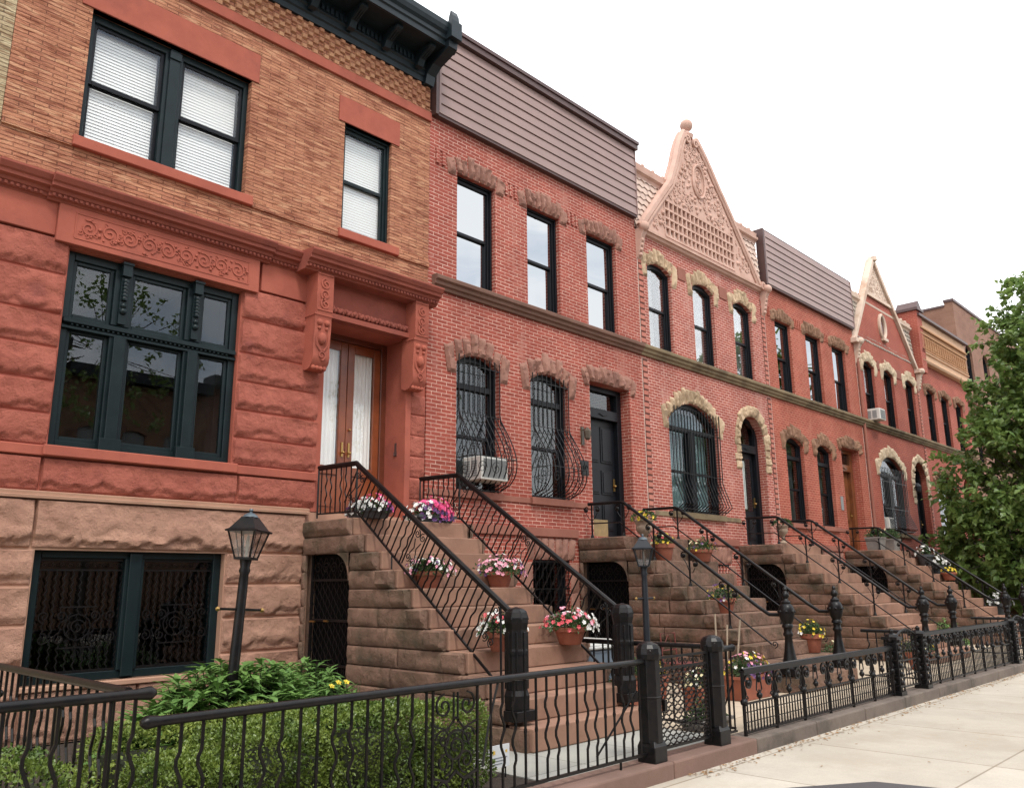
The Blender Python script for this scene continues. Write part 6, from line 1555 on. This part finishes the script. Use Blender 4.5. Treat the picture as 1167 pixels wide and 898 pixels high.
# small red garden chair
M['red_metal'] = plain('rusty red painted metal', (.17,.04,.032), .6, var=.4)
t = thing('garden_chair', 'small dark red metal garden chair behind the mesh gate, against the second stoop', 'chair', (11.0,-2.85,ZG))
x, y = 11.0, -2.85
b = MB(); b.box(x-.20,x+.20,y-.2,y+.2,ZG+.43,ZG+.455); b.build('seat', M['red_metal'], t, bevel=.008)
for dx in (-.18,.18):
    for dy in (-.18,.18): b = MB(); b.tube([(x+dx,y+dy,ZG),(x+dx,y+dy,ZG+.43)], .011, 6); b.build('leg', M['red_metal'], t)
b = MB(); b.tube([(x-.19,y+.19,ZG+.44),(x-.19,y+.22,ZG+.86),(x+.19,y+.22,ZG+.86),(x+.19,y+.19,ZG+.44)], .013, 6); b.tube([(x-.19,y+.21,ZG+.62),(x+.19,y+.21,ZG+.62)], .01, 5); b.tube([(x-.16,y+.21,ZG+.62),(x,y+.215,ZG+.84),(x+.16,y+.21,ZG+.62)], .009, 5); b.build('backrest', M['red_metal'], t)
# garden stakes in the trough
for i, (dx, h_, tl) in enumerate(((-.25,1.02,.02),(-.02,.86,.12),(.22,.92,.26))):
    M.setdefault('stake', plain('pale wooden stake', (.36,.28,.2), .8, var=.3))
    b = MB(); b.box(-.014,.014,-.006,.006,0,h_); b.v = [(10.9+dx+v[0]+tl*v[2],-3.66+v[1],ZG+.15+v[2]) for v in b.v]
    tag(top(b, 'garden_stake', M['stake'], (10.9+dx,-3.66,ZG+.15)), ('upright pale stake in the terracotta trough, leftmost of three', 'short leaning stake in the terracotta trough, middle of three', 'most slanted stake in the terracotta trough, rightmost of three')[i], 'stake', 'stakes in the terracotta trough')
# white garden sign with a yellow flower mark
t = thing('garden_sign', 'small white lawn sign with a yellow mark at the corner of the box hedge', 'sign', (5.40,-4.62,ZG))
M['sign_white'] = plain('sign card', (.62,.64,.66), .5); M['sign_yellow'] = plain('sign yellow', (.65,.42,.06), .5); M['sign_grey'] = plain('sign print', (.18,.2,.22), .5)
b = MB(); b.box(5.27,5.52,-4.625,-4.615,ZG+.08,ZG+.26); b.build('board', M['sign_white'], t)
b = MB(); b.box(5.30,5.31,-4.614,-4.606,ZG-.02,ZG+.2); b.box(5.48,5.49,-4.614,-4.606,ZG-.02,ZG+.2); b.build('leg', M['iron_dull'], t)
b = MB()
for cx_, r_ in ((5.33,.025),(5.48,.018)):
    b.add([(cx_+r_*math.cos(k*PI/5)*(1 if k % 2 else .55), -4.6265, ZG+.205+r_*math.sin(k*PI/5)*(1 if k % 2 else .55)) for k in range(10)], [tuple(range(10))])
b.build('flower_mark', M['sign_yellow'], t)
b = MB()
for k in range(3): b.box(5.30, 5.49-.03*k, -4.6275, -4.6255, ZG+.155-.024*k, ZG+.163-.024*k)
b.build('printed_lines', M['sign_grey'], t)
# ------------------------------------------------------------------ trees
def tree(name, label, c, tr_r, trunk_top, crown, clumps, per, L, seed, mat='tree_leaf', zb=-1.72, w=.62, bias=None):
    """crown: list of (cx,cy,cz,rx,ry,rz) ellipsoids"""
    rr = random.Random(seed); t = thing(name, label, 'tree', (c[0],c[1],zb)); tk = MB(); lf = MB()
    base = Vector((c[0],c[1],zb)); topp = Vector((c[0]+.1,c[1]+.1,trunk_top))
    tk.tube([base, base.lerp(topp,.08), base.lerp(topp,.5)+Vector((.08,.03,0)), topp], [tr_r*1.5,tr_r,tr_r*.8,tr_r*.6], 10)
    for (cx,cy,cz,rx,ry,rz) in crown:
        cen = Vector((cx,cy,cz)); tk.tube([topp-Vector((0,0,1.2)), (topp+cen)*.5, cen+Vector((0,0,rz*.5))], [tr_r*.5,tr_r*.35,tr_r*.1], 6)
        n = int(clumps)
        for i in range(n):
            q = rvec(rr); rad = rr.uniform(.45,1.0)**.6; lump = 1+.22*noise.noise(q*2.3+Vector((seed,0,0)))
            p = cen+Vector((q.x*rx,q.y*ry,q.z*rz))*rad*lump
            if i % 5 == 0: tk.tube([cen*.7+p*.3, p], [tr_r*.10,.012], 4)
            tw = (q+rvec(rr)*.9).normalized()
            for k in range(per):
                s = rr.random(); o = p+tw*(s-.5)*.55+rvec(rr)*.17*rr.random()*1.5
                d = (q*.5+rvec(rr)*.8+Vector((0,0,-.35))).normalized()
                leaf(lf, o, d, (Vector((0,0,1))+rvec(rr)*.7).normalized(), L*rr.uniform(.6,1.25), L*w, .12)
    tk.build('trunk', M['bark'], t, smooth=60); lf.build('crown', M[mat], t); return t
tree('leafy_tree', 'full green street tree at the right edge, in front of the last houses', (29.3,-5.9,-1.72), .20, 1.2,
    [(29.6,-4.1,2.6,2.8,2.9,3.1),(29.9,-4.9,5.0,2.6,2.5,3.0),(30.2,-5.3,7.4,2.4,2.3,2.4),(29.9,-6.2,2.8,2.9,2.4,3.4),(29.6,-3.3,.9,2.5,2.3,1.9)], 370, 23, .24, 5, w=.70)
# houses and trees across the road (they are what the window glass mirrors)
opp = None
def opposite(x0, x1, zt, mat):
    h = thing('row_house', 'brick row house on the opposite side of the road, mirrored in the window glass', 'house', (x0,-26,-1.72), 'houses across the road')
    ops = [(x0+a, x0+a+1.0, z, z+2, .15) for a in (.7,2.5,4.3) for z in (1.2, 4.6)]
    b = MB(); wall(b, x0, x1, -1.72, zt, -.35, 0, ops); b.v = [(v[0], -26-(v[1]+.35)-.35+.35, v[2]) for v in b.v]; b.f = [f[::-1] for f in b.f]
    b.box(x0, x1, -36, -26.36, -1.72, zt-.3); b.build('wall', mat, h)
    c = MB(); c.box(x0, x1, -26.6, -25.5, zt, zt+.5); c.build('cornice', M['cornice_paint'], h)
    g = MB()
    for o in ops: g.box(o[0], o[1], -26.2, -26.15, o[2], o[3])
    g.build('window', M['grille_grey'], h)
for i in range(8): opposite(-26+6.2*i, -19.8+6.2*i, 8.6+(i % 3)*.5, M['brick_brown' if i % 2 else 'vous_dark'])
for i, (x, y) in enumerate(((10.3,-19.4),(-14,-19.8),(24,-19.7))):
    tree('leafy_tree', 'street tree on the opposite pavement, mirrored in the big dark window', (x,y,-1.72), .18, 2.5, [(x,y,8.0,3.4,3.0,3.0)], 120, 11, .22, 70+i)['group'] = 'trees across the road'
# ------------------------------------------------------------------ parked car (only its roof edge shows)
M['car_paint'] = plain('dark blue grey car paint', (.05,.054,.06), .42, metal=.0); M['tyre'] = plain('tyre rubber', (.02,.02,.02), .8); M['rim'] = plain('alloy rim', (.4,.4,.42), .3, metal=1); M['tail'] = plain('red lamp lens', (.35,.01,.01), .2)
def car(x0, yc, zr):
    t = thing('parked_car', 'dark parked car of which only the roof edge shows at the bottom of the photo', 'car', (x0+2.2,yc,zr))
    W = .88; st = [(0,.34,.72,.80),(.25,.26,.90,.86),(1.0,.24,.96,.88),(1.5,.24,.98,.89),(3.1,.24,.98,.89),(3.5,.24,.94,.88),(4.3,.28,.80,.84),(4.5,.36,.66,.76)]
    def sect(s):   # body cross-section ring
        x, zb_, zt_, w = s; return [(x, sy*ww, z) for sy, ww, z in ((-1,w*.92,zb_),(-1,w,zb_+.22),(-1,w*.985,zt_-.14),(-1,w*.90,zt_-.02),(0,0,zt_+.01),(1,w*.90,zt_-.02),(1,w*.985,zt_-.14),(1,w,zb_+.22),(1,w*.92,zb_))]
    b = MB(); R_ = [sect(s) for s in st]; vs = [(x0+p[0], yc+p[1], zr+p[2]) for r in R_ for p in r]; n = 9
    b.add(vs, [(i*n+k, i*n+k+1, (i+1)*n+k+1, (i+1)*n+k) for i in range(len(R_)-1) for k in range(n-1)]+[(i*n+8, i*n, (i+1)*n, (i+1)*n+8) for i in range(len(R_)-1)]+[tuple(range(n))[::-1], tuple(range(7*n,8*n))])
    body = b.build('body', M['car_paint'], t, smooth=35)
    cs = [(.55,.93,.0,.80),(1.25,1.36,1,.66),(1.75,1.425,1,.64),(2.5,1.42,1,.64),(2.95,1.36,1,.64),(3.65,.93,0,.78)]
    b = MB(); vs = []
    for (x, z, k, w) in cs: vs += [(x0+x,yc-w,zr+z-.03),(x0+x,yc-w*.8,zr+z),(x0+x,yc,zr+z+.025),(x0+x,yc+w*.8,zr+z),(x0+x,yc+w,zr+z-.03)]
    b.add(vs, [(i*5+k,i*5+k+1,(i+1)*5+k+1,(i+1)*5+k) for i in (1,2,3) for k in range(4)]); b.build('roof_panel', M['car_paint'], body, smooth=60)
    g = MB()
    g.add(vs, [(i*5+k,i*5+k+1,(i+1)*5+k+1,(i+1)*5+k) for i in (0,4) for k in range(4)])
    for s in (-1, 1):
        lo = [(x0+x, yc+s*.84, zr+.93) for x in (.75,1.25,1.75,2.5,2.95,3.5)]; hi = [vs[i*5+(0 if s < 0 else 4)] for i in range(6)]; g.add(lo+hi, [(i,i+1,7+i,6+i) for i in range(5)])
    g.build('window', M['glass_dark'], body)
    for x in (.85, 3.6):
        for s in (-1, 1):
            w = MB(); w.lathe([(.20,-.1),(.30,-.1),(.32,-.07),(.32,.07),(.30,.1),(.20,.1)], (0,0,0), 24, rot=Matrix.Rotation(PI/2,3,'X')); w.v = [(x0+x+v[0], yc+s*.80+v[1], zr+.32+v[2]) for v in w.v]; ww = w.build('wheel', M['tyre'], t, smooth=40)
            r = MB(); r.lathe([(.06,-.11),(.20,-.105),(.20,.105),(.06,.11)], (0,0,0), 20, rot=Matrix.Rotation(PI/2,3,'X')); r.v = [(x0+x+v[0], yc+s*.80+v[1], zr+.32+v[2]) for v in r.v]; r.build('rim', M['rim'], ww, smooth=40)
    for s in (-1, 1):
        h = MB(); h.box(x0-.01,x0+.06,yc+s*.65-.13,yc+s*.65+.13,zr+.58,zr+.70); h.build('tail_light', M['tail'], body, bevel=.02)
        h = MB(); h.box(x0+4.38,x0+4.47,yc+s*.6-.12,yc+s*.6+.12,zr+.52,zr+.62); h.build('headlight', M['white_plastic'], body, bevel=.02)
        h = MB(); h.box(x0+2.85,x0+2.98,yc+s*.97-.1,yc+s*.97+.1,zr+.92,zr+1.04); h.build('mirror', M['car_paint'], body, bevel=.02)
car(-.70, -9.60, -1.850)
# ------------------------------------------------------------------ sky, sun, camera
wd = bpy.data.worlds.new("World"); scene.world = wd; wd.use_nodes = True; nt = wd.node_tree
bg = nt.nodes['Background']; sky = nt.nodes.new('ShaderNodeTexSky'); sky.sky_type = 'NISHITA'; sky.sun_disc = False
SE, SA = math.radians(56), math.radians(205)     # sun elevation, compass bearing clockwise from +Y
sky.sun_elevation = SE; sky.sun_rotation = SA
SKYS = .12
tc = nt.nodes.new('ShaderNodeTexCoord'); mp = nt.nodes.new('ShaderNodeMapping'); mp.inputs['Scale'].default_value = (1,1,2.2); nt.links.new(tc.outputs['Generated'], mp.inputs[0])
no = nt.nodes.new('ShaderNodeTexNoise'); no.inputs['Scale'].default_value = 2.3; no.inputs['Detail'].default_value = 7; no.inputs['Roughness'].default_value = .58; nt.links.new(mp.outputs[0], no.inputs['Vector'])
mr = nt.nodes.new('ShaderNodeMapRange'); mr.inputs['From Min'].default_value = .33; mr.inputs['From Max'].default_value = .56; nt.links.new(no.outputs['Fac'], mr.inputs['Value'])
cl = nt.nodes.new('ShaderNodeMix'); cl.data_type = 'RGBA'; cl.inputs[6].default_value = (6.5,8.6,11.5,1); cl.inputs[7].default_value = (19.5,19.1,18.7,1)
dp_ = nt.nodes.new('ShaderNodeVectorMath'); dp_.operation = 'DOT_PRODUCT'; dp_.inputs[1].default_value = (.35,.93,0); nt.links.new(tc.outputs['Generated'], dp_.inputs[0])
m2_ = nt.nodes.new('ShaderNodeMapRange'); m2_.inputs['From Min'].default_value = -.15; m2_.inputs['From Max'].default_value = .35; m2_.inputs['To Min'].default_value = 0; m2_.inputs['To Max'].default_value = .8; nt.links.new(dp_.outputs['Value'], m2_.inputs['Value'])
mxm = nt.nodes.new('ShaderNodeMath'); mxm.operation = 'MAXIMUM'; nt.links.new(mr.outputs[0], mxm.inputs[0]); nt.links.new(m2_.outputs[0], mxm.inputs[1]); nt.links.new(mxm.outputs[0], cl.inputs[0])
mx = nt.nodes.new('ShaderNodeMix'); mx.data_type = 'RGBA'; mx.inputs[0].default_value = .85; nt.links.new(sky.outputs[0], mx.inputs[6]); nt.links.new(cl.outputs[2], mx.inputs[7])
nt.links.new(mx.outputs[2], bg.inputs[0]); bg.inputs[1].default_value = SKYS
sl = bpy.data.lights.new('Sun', 'SUN'); sl.energy = 2.1; sl.angle = math.radians(11); sl.color = (1,.95,.88)
so = bpy.data.objects.new('Sun', sl); scene.collection.objects.link(so)
sd_ = Vector((math.sin(SA)*math.cos(SE), math.cos(SA)*math.cos(SE), math.sin(SE))); so.rotation_euler = (-sd_).to_track_quat('-Z','Y').to_euler(); so.location = (0,-10,30)
# camera from the vanishing points of the photograph
F, PX_, PY_ = 948., 583.5, 449.
def ray(u, v): return Vector((u-PX_, v-PY_, F)).normalized()
Xc = ray(1520, 657); Zc = ray(545, -3700); Zc = (Zc-Xc*Zc.dot(Xc)).normalized(); Yc = Zc.cross(Xc)
rot = Matrix((Xc, Yc, Zc)) @ Matrix(((1,0,0),(0,-1,0),(0,0,-1)))
cam = bpy.data.cameras.new('Camera'); co = bpy.data.objects.new('Camera', cam); scene.collection.objects.link(co)
cam.sensor_width = 36; cam.lens = F/1167*36; cam.clip_start = .05; cam.clip_end = 1500
co.matrix_world = Matrix.Translation((0,-10,0)) @ rot.to_4x4(); scene.camera = co
scene.render.engine = 'CYCLES'; scene.render.resolution_x = 1024; scene.render.resolution_y = 787
vs = scene.view_settings; vs.view_transform = 'Standard'; vs.look = 'None'; vs.exposure = .16; vs.gamma = 1
scene.cycles.use_denoising = True
try: scene.cycles.denoiser = 'OPENIMAGEDENOISE'; scene.cycles.denoising_prefilter = 'ACCURATE'; scene.cycles.denoising_input_passes = 'RGB_ALBEDO_NORMAL'
except Exception: pass
scene.cycles.max_bounces = 6; scene.cycles.transparent_max_bounces = 16
